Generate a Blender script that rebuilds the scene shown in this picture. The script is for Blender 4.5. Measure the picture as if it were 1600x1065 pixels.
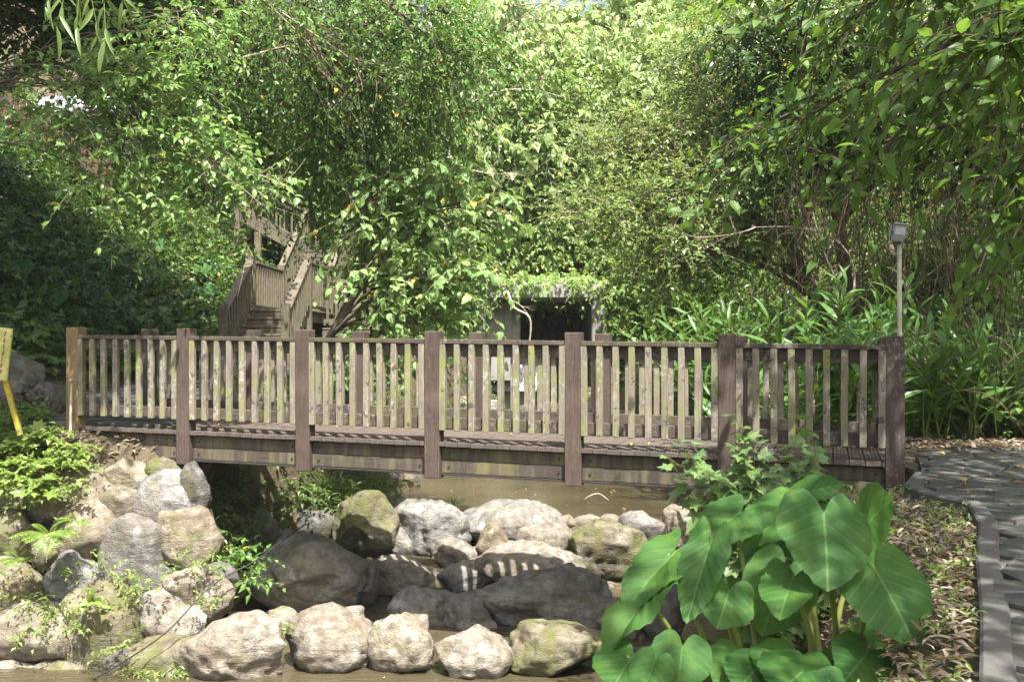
import bpy, bmesh, math, random
import numpy as np
from mathutils import Vector, Matrix

for _o in list(bpy.data.objects):
    bpy.data.objects.remove(_o)
SC = bpy.context.scene
COL = SC.collection
R = math.radians

# ------------------------------------------------------------------ camera
EYE = 1.06                      # camera height above the deck's right end
HOR, FPX = 538.0, 1600.0        # horizon row and focal length, photo pixels
cam_d = bpy.data.cameras.new('camera')
cam_d.sensor_width = 36.0
cam_d.lens = 36.0
cam_d.shift_y = (HOR - 532.5) / 1600.0
cam_d.clip_start = 0.05
cam_d.clip_end = 2000.0
cam = bpy.data.objects.new('camera', cam_d)
COL.objects.link(cam)
cam.location = (0, 0, EYE)
cam.rotation_euler = (R(90), 0, 0)
SC.camera = cam

# ------------------------------------------------------------------ light
SUN_EL = 62.0
SUN_AZ = (0.31, -0.95)          # horizontal direction towards the sun
wd = bpy.data.worlds.new('World')
SC.world = wd
wd.use_nodes = True
_nt = wd.node_tree
_bg = _nt.nodes['Background']
_sky = _nt.nodes.new('ShaderNodeTexSky')
_sky.sky_type = 'NISHITA'
_sky.sun_disc = False
_sky.sun_elevation = R(SUN_EL)
_sky.sun_rotation = math.atan2(SUN_AZ[0], SUN_AZ[1])
_sky.air_density = 1.0
_sky.dust_density = 5.0
_sky.ozone_density = 1.0
_nt.links.new(_sky.outputs[0], _bg.inputs[0])
_bg.inputs[1].default_value = 0.115
sun_d = bpy.data.lights.new('sun', 'SUN')
sun_d.energy = 5.0
sun_d.angle = R(0.53)
sun_d.color = (1.0, 0.975, 0.93)
sun = bpy.data.objects.new('sun', sun_d)
COL.objects.link(sun)
SUND = Vector((SUN_AZ[0] * math.cos(R(SUN_EL)), SUN_AZ[1] * math.cos(R(SUN_EL)), math.sin(R(SUN_EL)))).normalized()
sun.rotation_euler = SUND.to_track_quat('Z', 'Y').to_euler()
sun.location = (5, -10, 20)
SC.view_settings.view_transform = 'Standard'
SC.view_settings.look = 'None'
SC.view_settings.exposure = 1.55
SC.view_settings.gamma = 1.0
SC.view_settings.use_curve_mapping = False
SC.render.engine = 'CYCLES'
SC.cycles.max_bounces = 7
SC.cycles.diffuse_bounces = 4
SC.cycles.transmission_bounces = 4
SC.cycles.transparent_max_bounces = 4
SC.cycles.use_denoising = True
SC.cycles.sample_clamp_indirect = 6.0

# ------------------------------------------------------------------ helpers
def P(px, py, Y):
    """photo pixel at a known distance -> world point"""
    return np.array([(px - 800.0) / FPX * Y, Y, EYE - (py - HOR) / FPX * Y])

def lerp(a, b, t):
    return a + (b - a) * t

def sstep(t):
    t = np.clip(t, 0, 1)
    return t * t * (3 - 2 * t)

def tag(o, label=None, cat=None, group=None, kind=None):
    if label: o['label'] = label
    if cat: o['category'] = cat
    if group: o['group'] = group
    if kind: o['kind'] = kind
    return o

def empty(name, loc=(0, 0, 0), rz=0.0):
    o = bpy.data.objects.new(name, None)
    o.empty_display_size = 0.1
    o.location = loc
    o.rotation_euler = (0, 0, rz)
    COL.objects.link(o)
    return o

def link(name, me, parent=None, loc=None, rot=None):
    o = bpy.data.objects.new(name, me)
    COL.objects.link(o)
    if parent is not None: o.parent = parent
    if loc is not None: o.location = loc
    if rot is not None: o.rotation_euler = rot
    return o

def mesh_np(name, V, F, mat=None, smooth=False, uv=None):
    """fast mesh from arrays; F is (n,3) or (n,4)"""
    V = np.asarray(V, dtype=np.float32).reshape(-1, 3)
    F = np.asarray(F, dtype=np.int32)
    k = F.shape[1]
    me = bpy.data.meshes.new(name)
    me.vertices.add(len(V)); me.vertices.foreach_set('co', V.ravel())
    me.loops.add(F.size); me.loops.foreach_set('vertex_index', F.ravel())
    me.polygons.add(len(F))
    me.polygons.foreach_set('loop_start', np.arange(0, F.size, k, dtype=np.int32))
    try:
        me.polygons.foreach_set('loop_total', np.full(len(F), k, dtype=np.int32))
    except Exception:
        pass
    me.polygons.foreach_set('use_smooth', np.full(len(F), smooth, dtype=bool))
    if uv is not None:
        u = me.uv_layers.new(name='UVMap')
        u.data.foreach_set('uv', np.asarray(uv, dtype=np.float32)[F.ravel()].ravel())
    me.update(calc_edges=True)
    me.validate()
    if mat is not None: me.materials.append(mat)
    return me

def mesh_py(name, V, F, mat=None, smooth=False):
    me = bpy.data.meshes.new(name)
    me.from_pydata([tuple(v) for v in V], [], [tuple(f) for f in F])
    me.update()
    if smooth:
        me.polygons.foreach_set('use_smooth', [True] * len(me.polygons))
    if mat is not None: me.materials.append(mat)
    return me

_boxes = {}
def box_mesh(sx, sy, sz, mat, bev=0.006, key=''):
    k = (round(sx, 4), round(sy, 4), round(sz, 4), mat.name, bev, key)
    if k in _boxes: return _boxes[k]
    bm = bmesh.new()
    bmesh.ops.create_cube(bm, size=1.0)
    for v in bm.verts:
        v.co.x *= sx; v.co.y *= sy; v.co.z *= sz
    if bev > 0:
        bmesh.ops.bevel(bm, geom=bm.edges[:], offset=bev, segments=1, affect='EDGES', profile=0.5)
    me = bpy.data.meshes.new('box')
    bm.to_mesh(me); bm.free()
    me.materials.append(mat)
    _boxes[k] = me
    return me

def beam(name, a, b, w, h, mat, parent=None, bev=0.006, up=(0, 0, 1)):
    """a box from a to b: w across, h in the 'up' sense; own object"""
    a = Vector(a); b = Vector(b); d = b - a; L = d.length
    x = d.normalized(); z = Vector(up); y = z.cross(x)
    if y.length < 1e-4: y = Vector((0, 1, 0)).cross(x)
    y.normalize(); z = x.cross(y)
    me = box_mesh(L, w, h, mat, bev)
    o = link(name, me, parent)
    m = Matrix((x, y, z)).transposed().to_4x4()
    m.translation = (a + b) / 2
    o.matrix_local = m
    return o

# value noise -----------------------------------------------------------
def _hash(i, j, k, s):
    h = (i.astype(np.int64) * 374761393 + j.astype(np.int64) * 668265263 + k.astype(np.int64) * 2147483647 + s * 1274126177) & 0xffffffff
    h = ((h ^ (h >> 13)) * 1274126177) & 0xffffffff
    h = h ^ (h >> 16)
    return (h & 0xffff) / 32767.5 - 1.0

def vnoise(p, s=0):
    f = np.floor(p); t = p - f; t = t * t * (3 - 2 * t)
    i, j, k = f[..., 0], f[..., 1], f[..., 2]
    x, y, z = t[..., 0], t[..., 1], t[..., 2]
    def c(a, b, d): return _hash(i + a, j + b, k + d, s)
    x00 = lerp(c(0, 0, 0), c(1, 0, 0), x); x10 = lerp(c(0, 1, 0), c(1, 1, 0), x)
    x01 = lerp(c(0, 0, 1), c(1, 0, 1), x); x11 = lerp(c(0, 1, 1), c(1, 1, 1), x)
    return lerp(lerp(x00, x10, y), lerp(x01, x11, y), z)

def fbm(p, s=0, o=4, g=0.5):
    r = 0; a = 1.0; q = np.array(p, dtype=float)
    for n in range(o):
        r = r + a * vnoise(q, s + n * 17); a *= g; q = q * 2.03
    return r

def nrm(v):
    return v / np.maximum(np.linalg.norm(v, axis=-1, keepdims=True), 1e-9)

# tubes --------------------------------------------------------------------
def tubes(paths, radii, sides=4):
    """paths (N,K,3), radii (N,K) -> verts, quads"""
    paths = np.asarray(paths, float); N, K, _ = paths.shape
    radii = np.broadcast_to(np.asarray(radii, float), (N, K))
    t = nrm(np.gradient(paths, axis=1))
    ref = np.where(np.abs(t[..., 2:3]) > 0.9, np.array([1., 0, 0]), np.array([0, 0, 1.]))
    a = nrm(np.cross(t, ref)); b = np.cross(t, a)
    an = np.arange(sides) * 2 * math.pi / sides
    ring = paths[:, :, None, :] + radii[:, :, None, None] * (a[:, :, None, :] * np.cos(an)[:, None] + b[:, :, None, :] * np.sin(an)[:, None])
    V = ring.reshape(-1, 3)
    base = (np.arange(N)[:, None, None] * K + np.arange(K - 1)[None, :, None]) * sides
    s = np.arange(sides)[None, None, :]; s2 = (s + 1) % sides
    F = np.stack([base + s, base + s2, base + sides + s2, base + sides + s], -1).reshape(-1, 4)
    return V, F

def tube_obj(name, pts, rad, mat, parent=None, sides=8, smooth=True):
    pts = np.asarray(pts, float); n = len(pts)
    rad = np.broadcast_to(np.asarray(rad, float), (n,))
    V, F = tubes(pts[None], rad[None], sides)
    F = F.tolist(); m = (n - 1) * sides
    F = [tuple(f) for f in F] + [tuple(range(sides))[::-1], tuple(range(m, m + sides))]
    return link(name, mesh_py(name, V, F, mat, smooth), parent)

def smooth_path(pts, n=16):
    """Catmull-Rom through pts"""
    p = np.asarray(pts, float)
    p = np.vstack([2 * p[0] - p[1], p, 2 * p[-1] - p[-2]])
    out = []; m = len(p) - 3
    for u in np.linspace(0, m - 1e-6, n):
        i = int(u); t = u - i
        a, b, c, d = p[i:i + 4]
        out.append(0.5 * (2 * b + (c - a) * t + (2 * a - 5 * b + 4 * c - d) * t * t + (3 * b - a - 3 * c + d) * t ** 3))
    return np.array(out)
# ------------------------------------------------------------------ materials
class NT:
    def __init__(s, name):
        s.m = bpy.data.materials.new(name); s.m.use_nodes = True
        s.t = s.m.node_tree; s.b = s.t.nodes['Principled BSDF']; s.out = s.t.nodes['Material Output']
    def n(s, typ, **kw):
        x = s.t.nodes.new('ShaderNode' + typ)
        for k, v in kw.items(): setattr(x, k, v)
        return x
    def l(s, a, b): s.t.links.new(a, b)
    def coord(s, kind='Object', scale=(1, 1, 1), rnd=True):
        tc = s.n('TexCoord'); mp = s.n('Mapping'); mp.inputs['Scale'].default_value = scale
        s.l(tc.outputs[kind], mp.inputs['Vector'])
        if rnd:
            oi = s.n('ObjectInfo'); mu = s.n('Math', operation='MULTIPLY'); mu.inputs[1].default_value = 37.0
            s.l(oi.outputs['Random'], mu.inputs[0])
            cx = s.n('CombineXYZ')
            for i in range(3): s.l(mu.outputs[0], cx.inputs[i])
            s.l(cx.outputs[0], mp.inputs['Location'])
        return mp.outputs[0]
    def noise(s, vec, scale, detail=4, rough=0.55, dist=0.0):
        x = s.n('TexNoise'); x.inputs['Scale'].default_value = scale; x.inputs['Detail'].default_value = detail
        x.inputs['Roughness'].default_value = rough; x.inputs['Distortion'].default_value = dist
        if vec is not None: s.l(vec, x.inputs['Vector'])
        return x.outputs['Fac']
    def ramp(s, fac, stops):
        r = s.n('ValToRGB'); e = r.color_ramp.elements
        while len(e) < len(stops): e.new(0.5)
        for i, (p, c) in enumerate(stops):
            e[i].position = p
            e[i].color = (c, c, c, 1) if not isinstance(c, tuple) else (*c, 1)
        s.l(fac, r.inputs[0]); return r.outputs[0]
    def mix(s, fac, a, b, blend='MIX'):
        x = s.n('Mix', data_type='RGBA', blend_type=blend)
        for src, i in ((fac, 0), (a, 6), (b, 7)):
            if isinstance(src, (int, float)): x.inputs[i].default_value = src
            elif isinstance(src, tuple): x.inputs[i].default_value = (*src, 1)
            else: s.l(src, x.inputs[i])
        return x.outputs[2]
    def math(s, op, a, b=0.0):
        x = s.n('Math', operation=op)
        for i, v in enumerate((a, b)):
            if isinstance(v, (int, float)): x.inputs[i].default_value = v
            else: s.l(v, x.inputs[i])
        return x.outputs[0]
    def bump(s, h, strength=0.5, dist=0.01):
        x = s.n('Bump'); x.inputs['Strength'].default_value = strength; x.inputs['Distance'].default_value = dist
        s.l(h, x.inputs['Height']); s.l(x.outputs[0], s.b.inputs['Normal']); return x
    def col(s, c, rough=0.8, spec=0.3):
        if isinstance(c, tuple): s.b.inputs['Base Color'].default_value = (*c, 1)
        else: s.l(c, s.b.inputs['Base Color'])
        s.b.inputs['Roughness'].default_value = rough
        s.b.inputs['Specular IOR Level'].default_value = spec
        return s.m

def wood(name, axis, c1, c2, moss=0.0, lichen=0.0, mosscol=(0.20, 0.22, 0.045), drips=0.0, grooves=0):
    t = NT(name)
    st = [26.0, 26.0, 26.0]; st[axis] = 1.3
    v = t.coord('Object', tuple(st))
    v2 = t.coord('Object', (1, 1, 1))
    g = t.noise(v, 2.2, 6, 0.7, 0.6)
    big = t.noise(v2, 3.0, 3)
    c = t.mix(t.ramp(g, [(0.28, 0.0), (0.72, 1.0)]), c1, c2)
    oi = t.n('ObjectInfo')
    c = t.mix(t.ramp(oi.outputs['Random'], [(0.0, 0.0), (1.0, 0.5)]), c, (c1[0] * 1.5 + .01, c1[1] * 1.5 + .01, c1[2] * 1.55 + .01))
    # dark cracks along the grain
    cr = t.noise(v, 5.5, 3, 0.6)
    c = t.mix(t.ramp(cr, [(0.60, 0.0), (0.70, 0.75)]), c, (c1[0] * 0.35, c1[1] * 0.33, c1[2] * 0.33))
    c = t.mix(t.ramp(big, [(0.35, 0.0), (0.75, 0.5)]), c, (c1[0] * 0.6, c1[1] * 0.6, c1[2] * 0.62))
    if drips:
        sd = [9.0, 9.0, 9.0]; sd[2] = 0.8
        dn = t.noise(t.coord('Object', tuple(sd)), 1.0, 4, 0.6)
        c = t.mix(t.ramp(dn, [(0.45, 0.0), (0.68, drips)]), c, (0.20, 0.172, 0.105))
        dn2 = t.noise(t.coord('Object', (5, 5, 3)), 1.6, 3, 0.6)
        c = t.mix(t.ramp(dn2, [(0.55, 0.0), (0.7, drips * 0.7)]), c, (0.085, 0.06, 0.06))
    if moss:
        mn = t.noise(t.coord('Object', (5, 5, 2.2)), 1.5, 5, 0.65)
        mm = t.math('MULTIPLY', t.ramp(mn, [(0.47, 0.0), (0.66, 1.0)]), moss)
        oi2 = t.n('ObjectInfo')
        mm = t.math('MULTIPLY', mm, t.ramp(oi2.outputs['Random'], [(0.0, 0.35), (1.0, 1.0)]))
        c = t.mix(mm, c, mosscol)
    if lichen:
        ln = t.noise(t.coord('Object', (1, 1, 0.6)), 30.0, 4, 0.7)
        oi3 = t.n('ObjectInfo'); rv = t.math('FRACT', t.math('MULTIPLY', oi3.outputs['Random'], 13.7))
        big2 = t.ramp(t.noise(t.coord('Object', (2, 2, 1.4)), 1.6, 3), [(0.42, 0.0), (0.6, 1.0)])
        lf_ = t.math('MULTIPLY', t.math('MULTIPLY', t.ramp(ln, [(0.52, 0.0), (0.60, lichen)]), big2), t.ramp(rv, [(0.0, 0.3), (1.0, 1.0)]))
        c = t.mix(lf_, c, (0.42, 0.42, 0.37))
        ln2 = t.noise(t.coord('Object', (1, 1, 0.7)), 13.0, 3, 0.6)
        c = t.mix(t.ramp(ln2, [(0.62, 0.0), (0.66, lichen)]), c, (0.07, 0.055, 0.06))
    t.bump(t.mix(0.5, g, cr), 0.5, 0.006)
    return t.col(c, 0.85, 0.25)

def rock_mat(name, base, pale, moss, mosscol=(0.12, 0.13, 0.035), wet=None):
    t = NT(name)
    v = t.coord('Object', (1, 1, 1))
    n1 = t.noise(v, 2.2, 8, 0.62, 0.3)
    n2 = t.noise(v, 9.0, 6, 0.7)
    n3 = t.noise(v, 38.0, 4, 0.7)
    c = t.mix(t.ramp(n1, [(0.32, 0.0), (0.68, 1.0)]), base, pale)
    c = t.mix(t.ramp(n2, [(0.38, 0.75), (0.58, 0.0)]), c, (base[0] * 0.42, base[1] * 0.39, base[2] * 0.34))
    c = t.mix(t.ramp(n3, [(0.55, 0.0), (0.75, 0.35)]), c, (pale[0] * 1.15, pale[1] * 1.15, pale[2] * 1.15))
    # crusty pale lichen
    vo = t.n('TexVoronoi'); vo.inputs['Scale'].default_value = 4.2
    dv = t.mix(0.12, v, t.n('TexNoise').outputs['Color']); t.l(dv, vo.inputs['Vector'])
    li = t.math('MULTIPLY', t.ramp(vo.outputs['Distance'], [(0.20, 1.0), (0.30, 0.0)]), t.ramp(t.noise(v, 3.3, 4), [(0.5, 0.0), (0.6, 0.6)]))
    c = t.mix(li, c, (min(0.62, pale[0] * 1.5), min(0.6, pale[1] * 1.5), min(0.56, pale[2] * 1.5)))
    # brown staining in big soft patches
    c = t.mix(t.ramp(t.noise(v, 1.5, 5, 0.6, 0.5), [(0.46, 0.0), (0.68, 0.55)]), c, (base[0] * 0.85, base[1] * 0.70, base[2] * 0.48))
    # dark veins / cracks
    cr = t.n('TexVoronoi', feature='DISTANCE_TO_EDGE'); cr.inputs['Scale'].default_value = 1.7
    t.l(t.mix(0.35, v, t.n('TexNoise').outputs['Color']), cr.inputs['Vector'])
    ck = t.ramp(cr.outputs['Distance'], [(0.0, 1.0), (0.012, 0.0)])
    c = t.mix(t.math('MULTIPLY', ck, t.ramp(n1, [(0.5, 0.0), (0.66, 0.3)])), c, (0.09, 0.08, 0.07))
    # moss in blotches
    mn = t.noise(v, 3.1, 7, 0.68, 0.4)
    c = t.mix(t.math('MULTIPLY', t.ramp(mn, [(0.62 - moss * 0.35, 0.0), (0.78 - moss * 0.3, 1.0)]), 0.85), c, mosscol)
    stv = t.coord('Object', (1.2, 1.2, 6.5)); strat = t.noise(stv, 1.6, 6, 0.65, 0.8)
    c = t.mix(t.ramp(strat, [(0.50, 0.0), (0.66, 0.5)]), c, (base[0] * 0.45, base[1] * 0.43, base[2] * 0.4))
    rgh = None
    if wet:
        tcg = t.n('TexCoord'); sz = t.n('SeparateXYZ'); t.l(tcg.outputs['Generated'], sz.inputs[0])
        wl = t.math('ADD', sz.outputs[2], t.math('MULTIPLY', t.math('SUBTRACT', t.noise(v, 4.0, 4), 0.5), 0.22))
        wf = t.ramp(wl, [(0.17, 0.7), (0.26, 0.0)])
        c = t.mix(wf, c, (base[0] * 0.28, base[1] * 0.26, base[2] * 0.22))
        rgh = t.ramp(wl, [(0.22, 0.25), (0.32, 0.82)])
    h = t.math('ADD', t.math('MULTIPLY', n2, 0.9), t.math('MULTIPLY', n3, 0.5))
    h = t.math('ADD', h, t.math('MULTIPLY', strat, 0.8))
    h = t.math('SUBTRACT', h, t.math('MULTIPLY', ck, 0.15))
    t.bump(h, 0.95, 0.034)
    m = t.col(c, 0.82, 0.3)
    if rgh is not None: t.l(rgh, t.b.inputs['Roughness'])
    return m

def leaf_mat(name, a, b, trans=0.35, tcol=None, rough=0.36, spec=0.38, odd=None, oddp=0.04):
    t = NT(name)
    geo = t.n('NewGeometry')
    rp = geo.outputs['Random Per Island']
    c = t.mix(t.ramp(rp, [(0.0, 0.0), (1.0, 1.0)]), a, b)
    wn = t.n('TexWhiteNoise', noise_dimensions='1D'); t.l(rp, wn.inputs['W'])
    c = t.mix(t.ramp(wn.outputs['Value'], [(0.0, 0.45), (0.5, 0.0)]), c, (a[0] * 0.6, a[1] * 0.65, a[2] * 0.7))
    if odd:
        w2 = t.math('FRACT', t.math('MULTIPLY', wn.outputs['Value'], 7.31))
        c = t.mix(t.ramp(w2, [(1 - oddp - 0.001, 0.0), (1 - oddp, 1.0)]), c, odd)
    t.col(c, rough, spec)
    if trans > 0:
        tr = t.n('BsdfTranslucent')
        tc = tcol or (a[0] * 1.9, a[1] * 1.6, a[2] * 0.8)
        t.l(t.mix(0.6, c, tc), tr.inputs[0])
        mx = t.n('MixShader'); mx.inputs[0].default_value = trans
        t.l(t.b.outputs[0], mx.inputs[1]); t.l(tr.outputs[0], mx.inputs[2])
        t.l(mx.outputs[0], t.out.inputs[0])
    return t.m

def plain(name, c, rough=0.7, spec=0.3, var=0.25, scale=12.0, bump=0.2, metal=0.0):
    t = NT(name)
    v = t.coord('Object', (1, 1, 1))
    n = t.noise(v, scale, 5, 0.6)
    cc = t.mix(t.ramp(n, [(0.3, 0.0), (0.7, 1.0)]), tuple(x * (1 - var) for x in c), tuple(min(1, x * (1 + var)) for x in c))
    if bump: t.bump(n, bump, 0.01)
    t.b.inputs['Metallic'].default_value = metal
    return t.col(cc, rough, spec)

M = {}
M['post'] = wood('post_wood', 2, (0.052, 0.037, 0.028), (0.138, 0.104, 0.082), lichen=0.10)
M['post_old'] = wood('post_wood_lichen', 2, (0.060, 0.044, 0.037), (0.125, 0.092, 0.076), lichen=0.45)
M['post_tan'] = wood('post_wood_tan', 2, (0.19, 0.125, 0.062), (0.34, 0.25, 0.14), moss=0.3, lichen=0.2)
M['baluster'] = wood('baluster_wood', 2, (0.13, 0.108, 0.082), (0.33, 0.29, 0.228), moss=0.95, lichen=0.85, mosscol=(0.20, 0.235, 0.05))
M['rail'] = wood('rail_wood', 0, (0.046, 0.035, 0.027), (0.125, 0.098, 0.078), moss=0.25, lichen=0.45)
M['girder'] = wood('girder_wood', 0, (0.046, 0.036, 0.030), (0.105, 0.084, 0.068), moss=0.35, drips=0.6)
M['plank'] = wood('plank_wood', 1, (0.07, 0.055, 0.044), (0.16, 0.13, 0.106), lichen=0.15)
M['stair'] = wood('stair_wood', 0, (0.08, 0.064, 0.046), (0.20, 0.168, 0.125), moss=0.25, lichen=0.1)
M['stair_v'] = wood('stair_wood_upright', 2, (0.08, 0.066, 0.045), (0.20, 0.17, 0.12), moss=0.4, lichen=0.2)
M['steel'] = plain('dark_steel', (0.035, 0.030, 0.028), 0.7, 0.3)
M['rock_pale'] = rock_mat('rock_pale', (0.23, 0.21, 0.18), (0.39, 0.365, 0.32), 0.10)
M['rock_warm'] = rock_mat('rock_warm', (0.20, 0.172, 0.13), (0.36, 0.32, 0.255), 0.28)
M['rock_grey'] = rock_mat('rock_grey', (0.16, 0.155, 0.147), (0.31, 0.30, 0.28), 0.12)
M['rock_moss'] = rock_mat('rock_mossy', (0.15, 0.13, 0.095), (0.29, 0.26, 0.20), 0.62)
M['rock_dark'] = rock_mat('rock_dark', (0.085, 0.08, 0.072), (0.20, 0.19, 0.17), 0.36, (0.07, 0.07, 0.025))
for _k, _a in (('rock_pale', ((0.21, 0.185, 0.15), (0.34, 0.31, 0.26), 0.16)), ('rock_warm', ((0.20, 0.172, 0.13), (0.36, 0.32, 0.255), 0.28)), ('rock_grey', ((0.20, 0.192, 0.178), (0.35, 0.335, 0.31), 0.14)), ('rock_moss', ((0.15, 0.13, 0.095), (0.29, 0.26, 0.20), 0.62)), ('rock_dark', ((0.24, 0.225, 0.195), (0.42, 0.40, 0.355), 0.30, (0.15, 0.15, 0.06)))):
    M[_k + '_wet'] = rock_mat(_k + '_wet', *_a, wet=True)
M['bark'] = plain('bark', (0.10, 0.08, 0.06), 0.9, 0.1, 0.45, 18.0, 0.6)
M['bark_pale'] = plain('bark_pale', (0.33, 0.29, 0.23), 0.85, 0.1, 0.35, 14.0, 0.4)
M['twig'] = plain('twig', (0.24, 0.195, 0.15), 0.9, 0.1, 0.3, 9.0, 0.0)
M['twig_dark'] = plain('twig_dark', (0.085, 0.068, 0.05), 0.9, 0.1, 0.3, 9.0, 0.0)
M['twig_dry'] = plain('twig_dry', (0.30, 0.245, 0.175), 0.9, 0.1, 0.3, 9.0, 0.0)
M['vine_root'] = plain('vine_root', (0.12, 0.09, 0.06), 0.9, 0.1, 0.45, 9.0, 0.0)
M['stem_green'] = plain('stem_green', (0.15, 0.19, 0.05), 0.5, 0.4, 0.25, 6.0, 0.0)
M['petiole'] = plain('petiole', (0.20, 0.23, 0.055), 0.42, 0.5, 0.35, 5.0, 0.0)
M['lf_small'] = leaf_mat('leaf_small', (0.088, 0.19, 0.040), (0.175, 0.30, 0.075), 0.40, (0.27, 0.50, 0.06), odd=(0.45, 0.30, 0.04), oddp=0.012)
M['lf_bright'] = leaf_mat('leaf_bright', (0.15, 0.28, 0.075), (0.27, 0.40, 0.13), 0.38, (0.34, 0.56, 0.10), odd=(0.45, 0.33, 0.06), oddp=0.012)
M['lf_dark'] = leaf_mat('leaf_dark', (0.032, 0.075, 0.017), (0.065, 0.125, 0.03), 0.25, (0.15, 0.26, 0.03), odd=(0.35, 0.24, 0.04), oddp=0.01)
M['lf_mulberry'] = leaf_mat('leaf_mulberry', (0.16, 0.28, 0.085), (0.27, 0.39, 0.14), 0.36, (0.34, 0.48, 0.08), 0.5, 0.3, odd=(0.42, 0.30, 0.05), oddp=0.015)
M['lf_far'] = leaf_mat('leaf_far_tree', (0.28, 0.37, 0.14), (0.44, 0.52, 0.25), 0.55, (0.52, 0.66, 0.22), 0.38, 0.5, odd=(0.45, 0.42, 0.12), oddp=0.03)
M['lf_shrub'] = leaf_mat('leaf_shrub', (0.16, 0.26, 0.07), (0.28, 0.38, 0.125), 0.40, (0.42, 0.54, 0.09), odd=(0.40, 0.30, 0.08), oddp=0.03)
M['lf_over'] = leaf_mat('leaf_overhang', (0.075, 0.15, 0.035), (0.14, 0.23, 0.055), 0.45, (0.28, 0.46, 0.04), 0.45, 0.25, odd=(0.30, 0.20, 0.05), oddp=0.02)
M['lf_ginger'] = leaf_mat('leaf_ginger', (0.075, 0.17, 0.035), (0.145, 0.26, 0.06), 0.34, (0.22, 0.38, 0.04), 0.36, 0.45)
M['lf_cover'] = leaf_mat('leaf_ground_cover', (0.07, 0.14, 0.03), (0.16, 0.24, 0.055), 0.34, (0.26, 0.40, 0.05), odd=(0.28, 0.20, 0.07), oddp=0.03)
M['lf_fern'] = leaf_mat('leaf_fern', (0.16, 0.25, 0.05), (0.27, 0.35, 0.09), 0.38, (0.36, 0.46, 0.08))
M['lf_bamboo'] = leaf_mat('leaf_bamboo', (0.10, 0.17, 0.045), (0.18, 0.25, 0.075), 0.35, (0.30, 0.42, 0.08), odd=(0.40, 0.33, 0.10), oddp=0.12)
M['lf_grass'] = leaf_mat('leaf_grass', (0.09, 0.16, 0.035), (0.17, 0.24, 0.06), 0.35, (0.30, 0.42, 0.06))
M['reed'] = leaf_mat('reed_leaf', (0.07, 0.12, 0.04), (0.15, 0.20, 0.08), 0.25, (0.22, 0.32, 0.06), odd=(0.38, 0.30, 0.18), oddp=0.25)
M['litter'] = leaf_mat('dry_litter', (0.17, 0.13, 0.085), (0.36, 0.30, 0.22), 0.12, (0.4, 0.3, 0.15), 0.75, 0.2, odd=(0.15, 0.09, 0.05), oddp=0.2)
M['fallen'] = leaf_mat('fallen_yellow', (0.42, 0.27, 0.04), (0.55, 0.40, 0.08), 0.15, (0.5, 0.35, 0.05), 0.6, 0.2, odd=(0.22, 0.11, 0.04), oddp=0.35)

def m_soil():
    t = NT('soil')
    tc = t.n('TexCoord'); v = tc.outputs['Object']
    n1 = t.noise(v, 0.8, 6, 0.6); n2 = t.noise(v, 9.0, 6, 0.7); n3 = t.noise(v, 45.0, 3, 0.7)
    c = t.mix(t.ramp(n2, [(0.3, 0.0), (0.7, 1.0)]), (0.055, 0.042, 0.028), (0.17, 0.135, 0.09))
    c = t.mix(t.ramp(n1, [(0.45, 0.0), (0.65, 0.8)]), c, (0.055, 0.07, 0.02))
    c = t.mix(t.ramp(n3, [(0.6, 0.0), (0.7, 0.5)]), c, (0.30, 0.25, 0.18))
    t.bump(t.math('ADD', n2, t.math('MULTIPLY', n3, 0.4)), 1.0, 0.05)
    return t.col(c, 0.95, 0.15)
M['soil'] = m_soil()

def m_concrete(name, base=(0.26, 0.25, 0.23)):
    t = NT(name)
    tc = t.n('TexCoord'); v = tc.outputs['Object']
    n1 = t.noise(v, 1.2, 7, 0.65); n2 = t.noise(v, 14.0, 5, 0.7)
    mp = t.n('Mapping'); mp.inputs['Scale'].default_value = (6, 6, 0.5); t.l(v, mp.inputs[0])
    st = t.noise(mp.outputs[0], 1.0, 5, 0.65)
    c = t.mix(t.ramp(n1, [(0.35, 0.0), (0.65, 1.0)]), tuple(x * 0.7 for x in base), tuple(x * 1.35 for x in base))
    c = t.mix(t.ramp(st, [(0.48, 0.0), (0.68, 0.7)]), c, (0.075, 0.07, 0.055))
    c = t.mix(t.ramp(n1, [(0.58, 0.0), (0.72, 0.6)]), c, (0.11, 0.13, 0.05))
    t.bump(n2, 0.6, 0.02)
    return t.col(c, 0.9, 0.2)
M['concrete'] = m_concrete('weathered_concrete')
M['kerb'] = m_concrete('kerb_concrete', (0.105, 0.10, 0.09))

def m_slate():
    t = NT('slate')
    v = t.coord('Object', (1, 1, 1), rnd=False)
    oi = t.n('ObjectInfo')
    n1 = t.noise(v, 3.0, 6, 0.6); n2 = t.noise(v, 22.0, 5, 0.7)
    c = t.mix(t.ramp(oi.outputs['Random'], [(0.0, 0.0), (1.0, 1.0)]), (0.031, 0.031, 0.030), (0.074, 0.069, 0.062))
    c = t.mix(t.ramp(n1, [(0.4, 0.0), (0.7, 0.7)]), c, (0.115, 0.108, 0.092))
    c = t.mix(t.ramp(n2, [(0.62, 0.0), (0.74, 0.5)]), c, (0.075, 0.085, 0.04))
    t.bump(t.math('ADD', n1, t.math('MULTIPLY', n2, 0.5)), 0.6, 0.02)
    r = t.ramp(n1, [(0.35, 0.30), (0.7, 0.65)])
    m = t.col(c, 0.5, 0.5); t.l(r, t.b.inputs['Roughness'])
    return m
M['slate'] = m_slate()

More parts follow.
